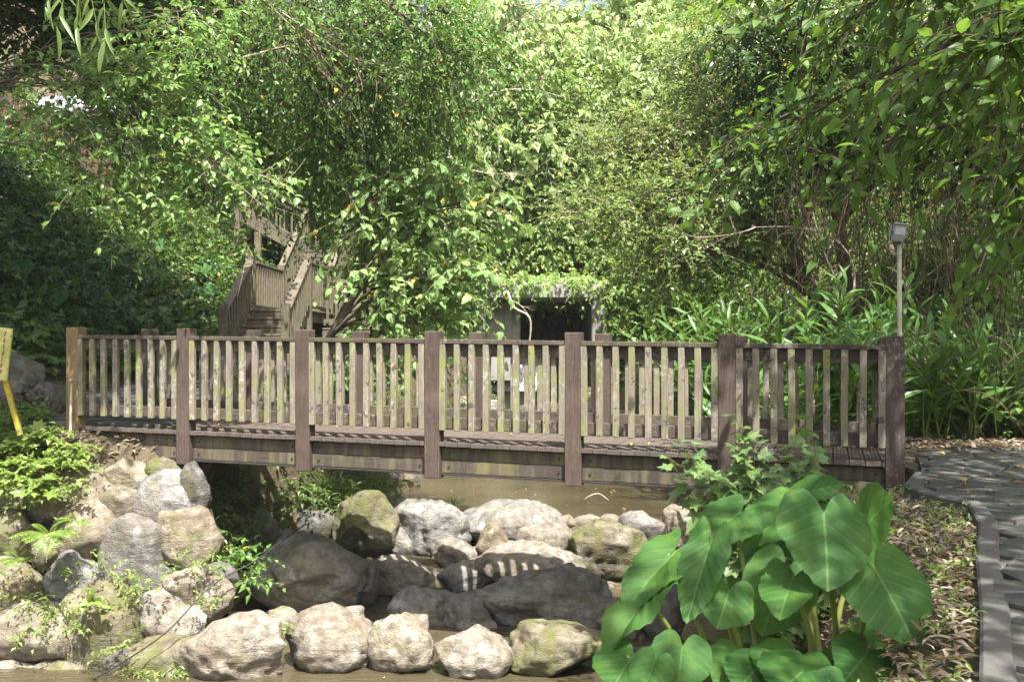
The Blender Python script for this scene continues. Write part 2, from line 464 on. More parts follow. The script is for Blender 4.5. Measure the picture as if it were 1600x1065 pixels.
def m_water():
    t = NT('muddy_water')
    tc = t.n('TexCoord'); v = tc.outputs['Object']
    n1 = t.noise(v, 0.9, 4, 0.55)
    c = t.mix(t.ramp(n1, [(0.3, 0.0), (0.7, 1.0)]), (0.050, 0.041, 0.023), (0.085, 0.070, 0.040))
    mp = t.n('Mapping'); mp.inputs['Scale'].default_value = (0.7, 3.2, 1.0); t.l(v, mp.inputs[0])
    w = t.noise(mp.outputs[0], 5.5, 3, 0.5, 0.5)
    t.bump(w, 0.45, 0.03)
    m = t.col(c, 0.02, 0.9)
    t.b.inputs['IOR'].default_value = 1.33
    return m
M['water'] = m_water()

def m_foam():
    t = NT('falling_water')
    v = t.coord('Object', (7, 7, 1.0), rnd=False)
    n = t.noise(v, 2.0, 6, 0.7, 0.6)
    c = t.mix(t.ramp(n, [(0.42, 0.0), (0.66, 1.0)]), (0.05, 0.055, 0.06), (0.62, 0.64, 0.66))
    t.bump(n, 0.6, 0.03)
    return t.col(c, 0.25, 0.6)
M['falling_water'] = m_foam()

def m_taro():
    t = NT('elephant_ear_leaf')
    uv = t.n('UVMap'); sp = t.n('SeparateXYZ'); t.l(uv.outputs[0], sp.inputs[0])
    a, b = sp.outputs[0], sp.outputs[1]
    ab = t.math('ABSOLUTE', b)
    s = t.math('SUBTRACT', a, t.math('MULTIPLY', ab, 0.75))
    fr = t.math('ABSOLUTE', t.math('SUBTRACT', t.math('FRACT', t.math('MULTIPLY', s, 4.6)), 0.5))
    lat = t.ramp(fr, [(0.435, 0.0), (0.492, 1.0)])
    mid = t.ramp(ab, [(0.006, 1.0), (0.022, 0.0)])
    vein = t.math('MAXIMUM', mid, t.math('MULTIPLY', lat, 0.55))
    v = t.coord('Object', (1, 1, 1))
    n1 = t.noise(v, 5.0, 5, 0.6); n2 = t.noise(v, 40.0, 4, 0.7)
    oi = t.n('ObjectInfo')
    c = t.mix(oi.outputs['Random'], (0.023, 0.076, 0.020), (0.052, 0.130, 0.028))
    c = t.mix(t.ramp(n1, [(0.35, 0.0), (0.7, 0.55)]), c, (0.060, 0.155, 0.030))
    c = t.mix(t.math('MULTIPLY', vein, 0.55), c, (0.16, 0.28, 0.09))
    c = t.mix(t.ramp(t.noise(v, 2.3, 3), [(0.5, 0.0), (0.75, 0.5)]), c, (0.13, 0.23, 0.03))
    c = t.mix(t.ramp(t.noise(v, 11.0, 4), [(0.72, 0.0), (0.76, 0.7)]), c, (0.17, 0.15, 0.04))
    t.col(c, 0.48, 0.20)
    t.bump(t.math('ADD', t.math('MULTIPLY', fr, -1.0), t.math('MULTIPLY', n2, 0.25)), 0.6, 0.02)
    tr = t.n('BsdfTranslucent'); t.l(t.mix(0.6, c, (0.24, 0.44, 0.035)), tr.inputs[0])
    mx = t.n('MixShader'); mx.inputs[0].default_value = 0.40
    t.l(t.b.outputs[0], mx.inputs[1]); t.l(tr.outputs[0], mx.inputs[2]); t.l(mx.outputs[0], t.out.inputs[0])
    return t.m
M['taro'] = m_taro()
# ------------------------------------------------------------------ terrain
_I = np.interp
def zbed(y):
    return _I(y, [8, 10.3, 11.5, 13.0, 13.4, 14, 15, 21, 22.2, 23.5], [-2.28, -2.2, -2.13, -2.11, -1.8, -1.62, -1.45, -1.45, -1.0, -0.45])

def zwater(y):
    return _I(y, [10.75, 10.95, 13.1, 13.35, 14.2, 14.7], [-2.2, -2.12, -2.10, -1.76, -1.70, -1.45])

def H(x, y):
    x = np.asarray(x, float); y = np.asarray(y, float)
    zl = _I(y, [11.2, 12.5, 19, 23, 26, 34], [0.02, 0.08, 0.55, 1.2, 2.2, 4.5])
    xl = _I(y, [3, 9, 12, 16, 20, 26, 40], [-9.5, -8.2, -7.0, -6.4, -6.1, -6.3, -5])
    hl = np.clip(xl - x, 0, 30) * 0.72
    zr = _I(y, [2, 4, 10, 18, 23], [-0.25, -0.075, -0.085, 0.0, 0.7])
    zr = zr - 0.34 * np.exp(-((y - 9.25) / 0.95) ** 2) * (1 - sstep((x - 3.35) / 0.35))
    xh = _I(y, [4, 8, 12, 16, 20, 24, 40], [10, 8.6, 7.2, 5.6, 4.6, 3.2, 2.5])
    hr = np.clip(x - xh, 0, 30) * 0.95
    bed = zbed(y) - 0.28 + np.clip((y - 27.4) / 0.9, 0, 1) * 4.0
    xc = _I(y, [11.2, 12, 13.5, 16, 19, 22, 24], [-3.9, -4.1, -3.6, -2.7, -2.3, -1.3, -1.0])
    sL = sstep((xc + 0.8 - x) / 0.8) * sstep((y - 10.75) / 1.0)
    xr = _I(y, [-1, 2, 3.5, 5, 8, 10, 12, 15, 20, 23], [-6, -2.8, 0.15, 0.80, 1.35, 1.95, 2.5, 2.6, 1.9, 1.6])
    sR = sstep((x - xr) / 1.35)
    h = bed + (zl - bed) * sL + (zr - bed) * sR + hl + hr
    inside = ((x > -1.15) & (x < 2.5))
    y0 = np.where(inside, 27.6, np.where(x < -2.4, 29.5, 23.9))
    h = h + np.clip((y - y0) / 0.7, 0, 1) * np.where(inside, 3.0, 1.6) + np.clip(y - y0 - 0.5, 0, 30) * 0.62
    n = fbm(np.stack([x * 0.55, y * 0.55, x * 0 + 3.1], -1), 5, 4) * 0.22
    calm = np.clip(sR * (1 - np.clip((x - xh + 1) / 2, 0, 1)) + sL * (1 - np.clip((xl - x + 1) / 2, 0, 1)), 0, 1)
    n = n * (1 - 0.82 * calm)
    return np.minimum(h + n, 13.0 + 0.25 * n)

_gx = np.concatenate([np.linspace(-60, -13, 24)[:-1], np.arange(-13, 13.01, 0.2), np.linspace(13, 60, 24)[1:]])
_gy = np.concatenate([np.linspace(-30, 0, 14)[:-1], np.arange(0, 30.01, 0.2), np.linspace(30, 90, 26)[1:]])
_X, _Y = np.meshgrid(_gx, _gy)
_Z = H(_X, _Y)
_V = np.stack([_X, _Y, _Z], -1).reshape(-1, 3)
_nx, _ny = len(_gx), len(_gy)
_a = (np.arange(_ny - 1)[:, None] * _nx + np.arange(_nx - 1)[None, :]).ravel()
_F = np.stack([_a, _a + 1, _a + _nx + 1, _a + _nx], -1)
tag(link('ground', mesh_np('ground', _V, _F, M['soil'], True)), 'dark brown soil of the banks and slopes under the plants', kind='structure')

# far wooded hill seen at the very top
def _hill():
    th = np.linspace(-1.0, 1.0, 60); rr = np.linspace(0, 1, 14)
    V = []
    for r_ in rr:
        for t_ in th:
            x = t_ * 58; y = 60 + 15 * r_
            z = 6 + r_ * (18.5 + 1.5 * math.sin(t_ * 5) - 5 * math.exp(-((t_ - 0.24) / 0.10) ** 2)) + .5 * math.sin(t_ * 60 + r_ * 9)
            V.append((x, y, z))
    a = (np.arange(13)[:, None] * 60 + np.arange(59)[None, :]).ravel()
    F = np.stack([a, a + 1, a + 61, a + 60], -1)
    t = NT('far_forest'); v = t.coord('Object', (1, 1, 1), rnd=False)
    n = t.noise(v, 0.5, 8, 0.7)
    m = t.col(t.mix(t.ramp(n, [(0.35, 0.0), (0.65, 1.0)]), (0.05, 0.085, 0.04), (0.12, 0.17, 0.08)), 0.9, 0.1)
    t.bump(n, 1.0, 2.0)
    tag(link('hill', mesh_np('hill', V, F, m, True)), 'far wooded hill above the treetops', kind='structure')
_hill()

# ------------------------------------------------------------------ water
def _water():
    gx = np.arange(-9, 4.41, 0.2); gy = np.arange(6.0, 22.41, 0.1)
    X, Y = np.meshgrid(gx, gy)
    Z = zwater(Y) + 0.006 * vnoise(np.stack([X * 3, Y * 5, X * 0], -1), 3)
    nx = len(gx); a = (np.arange(len(gy) - 1)[:, None] * nx + np.arange(nx - 1)[None, :]).ravel()
    F = np.stack([a, a + 1, a + nx + 1, a + nx], -1)
    tag(link('stream_water', mesh_np('stream_water', np.stack([X, Y, Z], -1).reshape(-1, 3), F, M['water'], True)),
        'shallow muddy brown stream water stepping down between boulders', kind='structure')
_water()

# ------------------------------------------------------------------ paving
def clip_poly(poly, nx, ny, d):
    out = []
    for i in range(len(poly)):
        p, q = poly[i], poly[(i + 1) % len(poly)]
        a = p[0] * nx + p[1] * ny - d; b = q[0] * nx + q[1] * ny - d
        if a <= 0: out.append(p)
        if (a < 0) != (b < 0) and a != b:
            t = a / (a - b); out.append((p[0] + (q[0] - p[0]) * t, p[1] + (q[1] - p[1]) * t))
    return out

def inside_poly(x, y, poly):
    c = False; j = len(poly) - 1
    for i in range(len(poly)):
        xi, yi = poly[i]; xj, yj = poly[j]
        if (yi > y) != (yj > y) and x < (xj - xi) * (y - yi) / (yj - yi) + xi: c = not c
        j = i
    return c

def paving(root, region, cell, z_fn, seed, gap=0.008, th=0.05):
    """crazy paving: one slab object per Voronoi cell"""
    rng = random.Random(seed)
    ar = sum(region[k][0] * region[(k + 1) % len(region)][1] - region[(k + 1) % len(region)][0] * region[k][1] for k in range(len(region)))
    sg = 1.0 if ar > 0 else -1.0
    xs = [p[0] for p in region]; ys = [p[1] for p in region]
    seeds = []
    y = min(ys) - cell; row = 0
    while y < max(ys) + cell:
        x = min(xs) - cell + (row % 2) * cell * 0.6
        while x < max(xs) + cell:
            seeds.append((x + rng.uniform(-.42, .42) * cell, y + rng.uniform(-.34, .34) * cell * 0.75)); x += cell * 1.2
        y += cell * 0.72; row += 1
    n = 0
    for i, (sx, sy) in enumerate(seeds):
        if not inside_poly(sx, sy, region): continue
        poly = [(sx - 2 * cell, sy - 2 * cell), (sx + 2 * cell, sy - 2 * cell), (sx + 2 * cell, sy + 2 * cell), (sx - 2 * cell, sy + 2 * cell)]
        for j, (tx, ty) in enumerate(seeds):
            dx, dy = tx - sx, ty - sy; L = math.hypot(dx, dy)
            if j == i or L > 3.2 * cell: continue
            nx, ny = dx / L, dy / L
            poly = clip_poly(poly, nx, ny, nx * (sx + tx) / 2 + ny * (sy + ty) / 2 - gap)
            if len(poly) < 3: break
        for k in range(len(region)):       # trim at the region's edge where it is convex
            (ax, ay), (bx, by) = region[k], region[(k + 1) % len(region)]
            L = math.hypot(bx - ax, by - ay); nx, ny = sg * (by - ay) / L, -sg * (bx - ax) / L
            d = nx * ax + ny * ay
            if nx * sx + ny * sy < d:
                t_ = ((sx - ax) * (bx - ax) + (sy - ay) * (by - ay)) / L
                if -cell < t_ < L + cell and d - nx * sx - ny * sy < 1.5 * cell: poly = clip_poly(poly, nx, ny, d - gap)
        if len(poly) < 3: continue
        m = len(poly); z0 = z_fn(sx, sy); dz = rng.uniform(-0.006, 0.006); tx_, ty_ = rng.uniform(-.012, .012), rng.uniform(-.012, .012)
        V = []; 
        for (px, py) in poly: V.append((px - sx, py - sy, -th))
        for (px, py) in poly: V.append((px - sx, py - sy, dz - 0.008 + tx_ * (px - sx) + ty_ * (py - sy)))
        for (px, py) in poly: V.append(((px - sx) * 0.93, (py - sy) * 0.93, dz + tx_ * (px - sx) + ty_ * (py - sy)))
        F = [tuple(range(2 * m, 3 * m))]
        for k in range(m):
            k2 = (k + 1) % m
            F.append((k, k2, m + k2, m + k)); F.append((m + k, m + k2, 2 * m + k2, 2 * m + k))
        link('paving_slab', mesh_py('slab', V, F, M['slate']), root, (sx, sy, z0)); n += 1
    return n

# right path; its stream-side edge is a low concrete kerb
KERB = [(0.30, 1.0), (0.98, 2.2), (1.52, 3.2), (1.89, 4.0), (2.37, 5.1), (2.84, 6.1), (3.10, 6.85), (2.98, 7.30), (3.02, 7.75), (3.42, 8.55), (3.62, 9.05)]
path_poly = KERB + [(4.06, 10.3), (4.4, 10.75), (8.0, 11.2), (8.5, 6.0), (7.0, 1.0)]
def _sheet(name, poly, z, mat, th=0.12):
    m = len(poly)
    V = [(x, y, z - th) for x, y in poly] + [(x, y, z) for x, y in poly]
    F = [tuple(range(m, 2 * m))] + [(k, (k + 1) % m, m + (k + 1) % m, m + k) for k in range(m)]
    return link(name, mesh_py(name, V, F, mat))
path_r = tag(_sheet('path', path_poly, -0.028, M['kerb'], 0.2), 'dark wet slate crazy paving path with a concrete kerb', kind='structure')
vis = [p for p in KERB[1:]] + [(4.06, 10.3), (4.4, 10.75), (5.9, 10.9), (5.2, 9.0), (4.2, 6.0), (3.6, 4.0), (3.0, 2.2)]
paving(path_r, vis, 0.28, lambda x, y: 0.0, 11)
def _kerb():
    rng = random.Random(4)
    for i in range(1, len(KERB) - 2):
        a = Vector((*KERB[i], 0)); b = Vector((*KERB[i + 1], 0))
        n = max(1, int((b - a).length / 0.75 + 0.5)); d = (b - a).normalized(); s = Vector((-d.y, d.x, 0))
        for k in range(n):
            p = a + (b - a) * (k / n) + d * 0.004; q = a + (b - a) * ((k + 1) / n) - d * 0.004
            zo = Vector((0, 0, -0.074 + rng.uniform(-.005, .005)))
            o = beam('kerb_block', p + s * 0.0 + zo, q + s * 0.0 + zo, 0.11, 0.16, M['kerb'], path_r, 0.012)
_kerb()

# left paved way from the bridge's end to the stairs
path_l = tag(link('path', mesh_py('path_left', [(x, y, float(H(x, y)) + 0.03) for x, y in [(-6.6, 12.3), (-4.1, 11.8), (-3.6, 13.5), (-3.6, 16), (-3.9, 19.4), (-5.8, 19.4), (-6.1, 16), (-6.6, 14)]],
      [(0, 1, 2, 7), (7, 2, 3, 6), (6, 3, 4, 5)], M['kerb'])), 'grey stone paving between the bridge end and the wooden stairs', kind='structure')
paving(path_l, [(-6.6, 12.2), (-4.1, 11.75), (-3.6, 13.5), (-3.6, 16), (-3.9, 19.4), (-5.8, 19.4), (-6.1, 16), (-6.6, 14)], 0.42, lambda x, y: float(_I(y, [11.2, 12.5, 19], [0.02, 0.08, 0.55])) + 0.075, 21, th=0.09)

# ------------------------------------------------------------------ footbridge
BL = np.array([-5.065, 11.9]); BR = np.array([3.457, 9.25])
BLEN = float(np.linalg.norm(BR - BL)); BANG = math.atan2(BR[1] - BL[1], BR[0] - BL[0])
SLOPE = 0.121 / BLEN; BZ = 0.121; BW = 1.35
bridge = empty('footbridge', (BL[0], BL[1], BZ), BANG)
tag(bridge, 'weathered brown timber footbridge with baluster railings spanning the stream', 'footbridge')
def bz(x): return -SLOPE * x
def bpiece(name, x, y, z, sx, sy, sz, mat, rot=(0, 0, 0), bev=0.005):
    return link(name, box_mesh(sx, sy, sz, M[mat], bev), bridge, (x, y, z + bz(x)), rot)
def build_bridge():
    rng = random.Random(2)
    bay = BLEN / 6; pw = 0.165; sl = SLOPE
    for side in (0, 1):
        y0 = side * BW; o = -1 if side == 0 else 1           # o: outward
        for i in range(7):
            x = i * bay
            mat = 'post_tan' if (i == 0 and side == 0) else ('post_old' if (i == 6 and side == 0) else 'post')
            bpiece('post', x, y0 + o * 0.0, (1.138 - 0.375) / 2 + 0.0, pw, 0.15, 1.138 + 0.375, mat, (rng.uniform(-.004, .004), rng.uniform(-.004, .004), rng.uniform(-.01, .01)), 0.008)
        for i in range(6):
            xa = i * bay + pw / 2 + 0.001; xb = (i + 1) * bay - pw / 2 - 0.001; xm = (xa + xb) / 2; L = xb - xa
            r = (0, sl, 0)
            bpiece('cap_rail', xm, y0 + o * 0.012, 1.032, L, 0.135, 0.046, 'rail', r)
            bpiece('upper_rail', xm, y0 + 0.0, 0.945, L, 0.05, 0.125, 'rail', r)
            bpiece('lower_rail', xm, y0 + 0.0, 0.195, L, 0.05, 0.118, 'rail', r)
            nb = 9
            for k in range(nb):
                x = lerp(xa + 0.03, xb - 0.03, k / (nb - 1)) + rng.uniform(-.004, .004)
                hl = 0.885 + rng.uniform(-0.006, 0.006)
                bpiece('baluster', x, y0 + o * 0.0505, 1.0085 - 0.885 / 2, 0.063, 0.05, 0.885, 'baluster', (rng.uniform(-.003, .003), rng.uniform(-.006, .006), rng.uniform(-.04, .04)))
            # side girder faced with two boards
            bpiece('girder_board', xm, y0 + o * -0.030, -0.122, L, 0.04, 0.126, 'girder', r, 0.004)
            bpiece('girder_board', xm, y0 + o * -0.024, -0.254, L, 0.04, 0.130, 'girder', r, 0.004)
            bpiece('girder_flange', xm, y0 + o * -0.040, -0.334, L, 0.10, 0.020, 'steel', r, 0.003)
    bm = bmesh.new(); bmesh.ops.create_cone(bm, cap_ends=True, segments=8, radius1=.013, radius2=.010, depth=.012)
    bolt = bpy.data.meshes.new('bolt'); bm.to_mesh(bolt); bm.free(); bolt.materials.append(M['steel'])
    for i in range(6):
        for x in (i * bay + .16, (i + 1) * bay - .16):
            for z, y in ((-.122, .0045), (-.254, -.0015)):
                link('bolt', bolt, bridge, (x, y, z + bz(x)), (R(90), 0, 0))
    # deck: grooved cross planks
    n = 66; pitch = (BLEN + 0.34) / n; wdt = pitch - 0.008
    prof = []
    g = 4
    for k in range(g):
        a = -wdt / 2 + wdt * k / g; b = -wdt / 2 + wdt * (k + 1) / g; c = (b - a) * 0.14
        prof += [(a + 0.0005, -0.006), (a + c, 0.0), (b - c, 0.0), (b - 0.0005, -0.006)]
    def plank_mesh(y0, y1):
        V = []; m = len(prof) + 2
        pr = [(-wdt / 2, -0.042)] + prof + [(wdt / 2, -0.042)]
        for y in (y0, y1):
            V += [(x, y, z) for x, z in pr]
        F = [tuple(range(m)), tuple(range(2 * m - 1, m - 1, -1))] + [(k, m + k, m + (k + 1) % m, (k + 1) % m) for k in range(m)]
        return mesh_py('plank', V, F, M['plank'])
    full = plank_mesh(-0.062, BW + 0.062); short = plank_mesh(0.078, BW - 0.078)
    for i in range(n):
        x = -0.17 + (i + 0.5) * pitch
        near = min(abs(x - k * bay) for k in range(7))
        me = full
        link('deck_plank', me, bridge, (x, rng.uniform(-.004, .004), bz(x) + rng.uniform(-.0025, .0025)), (0, rng.uniform(-.006, .006), 0))
    for y in (0.25, BW / 2, BW - 0.25):
        bpiece('floor_beam', BLEN / 2, y, -0.11, BLEN, 0.09, 0.13, 'steel', (0, sl, 0), 0.004)
build_bridge()

# ------------------------------------------------------------------ wooden stairs
stairs = empty('wooden_staircase', (-4.8, 19.0, 0.55))
tag(stairs, 'mossy timber staircase with baluster rails climbing the left slope', 'staircase')
def _st(p): return (p[0] + 4.8, p[1] - 19.0, p[2] - 0.55)
def sbeam(name, a, b, w, h, mat='stair', up=(0, 0, 1)):
    return beam(name, _st(a), _st(b), w, h, M[mat], stairs, 0.006, up)
def spost(x, y, z0, z1, w=0.15):
    return link('post', box_mesh(w, w, z1 - z0, M['stair_v'], 0.008), stairs, _st((x, y, (z0 + z1) / 2)))
def srail(a, b, hgt=0.98):
    """sloping or level railing between two foot points"""
    a = np.array(a, float); b = np.array(b, float); up = np.array([0, 0, 1.])
    d = b - a; L = math.hypot(d[0], d[1]); u = d / np.linalg.norm(d)
    sbeam('handrail', a + up * hgt, b + up * hgt, 0.15, 0.05)
    sbeam('upper_rail', a + up * (hgt - 0.10), b + up * (hgt - 0.10), 0.05, 0.12)
    sbeam('lower_rail', a + up * 0.12, b + up * 0.12, 0.05, 0.14)
    n = max(2, int(L / 0.19))
    ang = math.atan2(d[1], d[0])
    me = box_mesh(0.055, 0.045, hgt - 0.16, M['stair_v'], 0.004)
    off = np.array([math.sin(ang), -math.cos(ang), 0]) * 0.048
    for k in range(n):
        p = a + d * ((k + 0.5) / n) + off + up * (0.10 + (hgt - 0.16) / 2)
        link('baluster', me, stairs, _st(p), (0, 0, ang))
def flight(c0, ang, width, n, rise, run):
    """treads, risers and stringers; c0 foot centre; returns top centre"""
    dx, dy = math.cos(ang), math.sin(ang); c0 = np.array(c0, float)
    dv = np.array([dx, dy, 0]); sv = np.array([-dy, dx, 0])
    for k in range(n):
        c = c0 + dv * (run * (k + 0.5)) + np.array([0, 0, rise * (k + 1) - 0.025])
        sbeam('tread', c - sv * (width / 2 - 0.06), c + sv * (width / 2 - 0.06), run + 0.02, 0.05)
        c = c0 + dv * (run * k + 0.012) + np.array([0, 0, rise * (k + 0.5) - 0.03])
        sbeam('riser', c - sv * (width / 2 - 0.07), c + sv * (width / 2 - 0.07), 0.022, rise - 0.05)
    top = c0 + dv * (run * n) + np.array([0, 0, rise * n])
    for s in (-1, 1):
        o = sv * s * (width / 2 - 0.03) + np.array([0, 0, -0.03])
        sbeam('stringer', c0 + o, top + o, 0.06, 0.26)
    return top
def build_stairs():
    xl, xr = -5.36, -4.20; xc = (xl + xr) / 2; w = xr - xl
    f1 = flight((xc, 19.0, 0.60), math.pi / 2, w, 7, 0.168, 0.30)
    z1 = f1[2]; y1 = f1[1]                           # 1.776, 21.1
    for x in (xl, xr):
        spost(x, 19.0, 0.35, 1.82); spost(x, y1, 0.3, z1 + 1.12)
        srail((x, 19.08, 0.72), (x, y1 - 0.08, z1 + 0.02))
    # landing
    y2 = 23.7
    for k in range(18):
        y = y1 + 0.075 + k * 0.145
        sbeam('deck_board', (xl - 0.1, y, z1 - 0.02), (xr + 0.1, y, z1 - 0.02), 0.138, 0.04)
    for x in (xl + 0.02, xr - 0.02):
        sbeam('landing_beam', (x, y1 + 0.09, z1 - 0.15), (x, y2, z1 - 0.15), 0.07, 0.2)
        spost(x, y2, 0.3, z1 + 1.12)
        srail((x, y1 + 0.08, z1), (x, y2 - 0.08, z1))
    f2 = flight((xc, y2, z1), math.pi / 2, w, 10, 0.172, 0.30)
    z2 = f2[2]; y3 = f2[1]
    for x in (xl, xr):
        spost(x, y3, 0.6, z2 + 1.12); spost(x, (y2 + y3) / 2, 0.6, (z1 + z2) / 2 + 1.1, 0.11)
        srail((x, y2 + 0.08, z1 + 0.1), (x, y3 - 0.08, z2 + 0.02))
    # upper landing and the flight turning left
    for k in range(11):
        y = y3 + 0.075 + k * 0.145
        sbeam('deck_board', (xl - 0.1, y, z2 - 0.02), (xr + 0.3, y, z2 - 0.02), 0.138, 0.04)
    sbeam('landing_beam', (xl, y3 + 0.12, z2 - 0.15), (xr + 0.2, y3 + 0.12, z2 - 0.15), 0.07, 0.2)
    for x in (xl - 0.02, xr + 0.25): spost(x, y3 + 1.6, 2.0, z2 + 1.12)
    srail((xr + 0.25, y3 + 0.1, z2), (xr + 0.25, y3 + 1.5, z2))
    f3 = flight((xl - 0.05, y3 + 0.85, z2), math.pi, 1.4, 6, 0.17, 0.30)
    for dy in (-0.68, 0.68):
        spost(f3[0], y3 + 0.85 + dy, 3.2, f3[2] + 1.12)
        srail((xl - 0.12, y3 + 0.85 + dy, z2 + 0.1), (f3[0] + 0.1, y3 + 0.85 + dy, f3[2]))
    spost(xl - 1.3, y3 + 0.15, 2.2, z2 + 0.5, 0.17)
    # side platform with its front rail, right of the landing
    for k in range(10):
        y = y1 + 1.0 + k * 0.145
        sbeam('deck_board', (xr + 0.12, y, z1 - 0.38), (xr + 1.35, y, z1 - 0.38), 0.138, 0.04)
    sbeam('landing_beam', (xr + 0.12, y1 + 0.96, z1 - 0.52), (xr + 1.35, y1 + 0.96, z1 - 0.52), 0.07, 0.2)
    for x in (xr + 0.72, xr + 1.35): spost(x, y1 + 0.97, -0.2, z1 + 0.72, 0.13)
    srail((xr + 0.14, y1 + 0.97, z1 - 0.36), (xr + 1.28, y1 + 0.97, z1 - 0.36))
build_stairs()

# ------------------------------------------------------------------ culvert
culvert = empty('culvert_portal', (0.7, 24.0, -0.5))
tag(culvert, 'weathered concrete culvert mouth with a dark square opening under the overgrown bank', 'culvert')
def cbox(name, x0, x1, y0, y1, z0, z1, mat='concrete', bev=0.02):
    return link(name, box_mesh(x1 - x0, y1 - y0, z1 - z0, M[mat], bev), culvert, ((x0 + x1) / 2 - 0.7, (y0 + y1) / 2 - 24.0, (z0 + z1) / 2 + 0.5))
cbox('lintel', -0.95, 2.28, 23.8, 24.35, 2.14, 2.46)
cbox('pier', 1.86, 2.22, 23.85, 24.35, -1.2, 2.139)
cbox('pier', -0.88, -0.62, 23.85, 24.35, -1.2, 2.139)
cbox('side_wall', -1.15, -0.8, 24.352, 28.2, -1.2, 2.1)
cbox('side_wall', 1.9, 2.5, 24.352, 28.2, -1.2, 2.1)
cbox('roof_slab', -1.16, 2.52, 24.352, 28.3, 2.10, 2.44)
cbox('back_wall', -0.79, 1.89, 27.9, 28.2, -1.2, 2.09)
cbox('inner_wall', -0.615, 0.20, 24.30, 24.6, 1.15, 2.09)
cbox('inner_block', -0.615, 0.02, 24.10, 24.6, 0.2, 1.149)
cbox('weir', -0.60, 0.86, 24.62, 24.95, -1.0, 0.72)
# haunch in the upper left corner of the opening
link('haunch', mesh_py('haunch', [(-1.318, -0.06, 2.638), (-0.95, -0.06, 2.638), (-1.318, -0.06, 2.25), (-1.318, 0.30, 2.638), (-0.95, 0.30, 2.638), (-1.318, 0.30, 2.25)],
     [(0, 2, 1), (3, 4, 5), (1, 2, 5, 4), (0, 1, 4, 3), (0, 3, 5, 2)], M['concrete']), culvert)
def _fall():
    gx = np.linspace(-0.58, 0.84, 30); s = np.linspace(0, 1, 24)
    X, S = np.meshgrid(gx, s)
    Y = 24.75 - np.clip(S - 0.15, 0, 1) * 0.45; Z = 0.75 - np.clip(S - 0.12, 0, 1) ** 1.4 * 0.95
    Y = Y - 0.03 * np.abs(vnoise(np.stack([X * 9, S * 2, X * 0], -1), 8))
    a = (np.arange(23)[:, None] * 30 + np.arange(29)[None, :]).ravel()
    F = np.stack([a, a + 30, a + 31, a + 1], -1)
    tag(link('waterfall', mesh_np('fall', np.stack([X, Y, Z], -1).reshape(-1, 3), F, M['falling_water'], True)), 'thin sheet of white water falling over the weir in the culvert', 'waterfall', kind='structure')
_fall()
# ------------------------------------------------------------------ rocks
def _ico(sub):
    bm = bmesh.new(); bmesh.ops.create_icosphere(bm, subdivisions=sub, radius=1.0)
    bm.verts.ensure_lookup_table()
    V = np.array([v.co[:] for v in bm.verts]); F = np.array([[v.index for v in f.verts] for f in bm.faces])
    bm.free(); return V, F
ICO = {3: _ico(3), 4: _ico(4), 5: _ico(5)}

def rock_shape(rx, ry, rz, seed, sub=4, cuts=13, rough=0.16, flat=None):
    rng = np.random.default_rng(seed)
    V, F = ICO[sub]; v = V.copy()
    n = nrm(rng.normal(size=(cuts, 3)))
    for k in range(cuts):
        d = rng.uniform(0.62, 0.88); e = v @ n[k] - d
        v = v - np.clip(e, 0, None)[:, None] * n[k] * 0.93
    if flat: v[:, 2] = np.minimum(v[:, 2], flat + 0.1 * (v[:, 2] - flat))
    m = np.abs(v).max(0); v = v / m
    dirv = V
    v = v * (1 + 0.7 * rough * fbm(V * 1.4 + seed * 3.7, seed % 97, 3)[:, None])
    s = (rx * ry * rz) ** (1 / 3)
    v = v * np.array([rx, ry, rz])
    v = v + dirv * (0.055 * s * fbm(v / s * 3.2 + seed, seed % 89 + 5, 4, 0.55))[:, None]
    r1 = np.abs(vnoise(v / s * 2.3 + 9.1, seed % 71)); crease = np.clip(0.10 - r1, 0, 1) / 0.10
    v = v - dirv * (crease * 0.05 * s * (vnoise(v / s * 1.1, seed % 53) > 0.0))[:, None]
    return v, F

def rock_obj(name, c, r, mat, seed, parent=None, sub=4, rz=0.0, tilt=0.0, cuts=13, rough=0.16, flat=None):
    v, F = rock_shape(r[0], r[1], r[2], seed, sub, cuts, rough, flat)
    o = link(name, mesh_np(name, v, F, M[mat], True), parent, tuple(c))
    o.rotation_euler = (0, tilt, rz)
    return o

def rock_px(name, x0, y0, x1, y1, Y, mat, seed, parent=None, sub=4, depth=0.85, tilt=0.0, **kw):
    c = P((x0 + x1) / 2, (y0 + y1) / 2, Y)
    rx = (x1 - x0) / 2 / FPX * Y; rz = (y1 - y0) / 2 / FPX * Y
    return rock_obj(name, c, (rx * 1.06, max(rx, rz) * depth, rz * 1.06), mat, seed, parent, sub, 0.0, tilt, **kw)

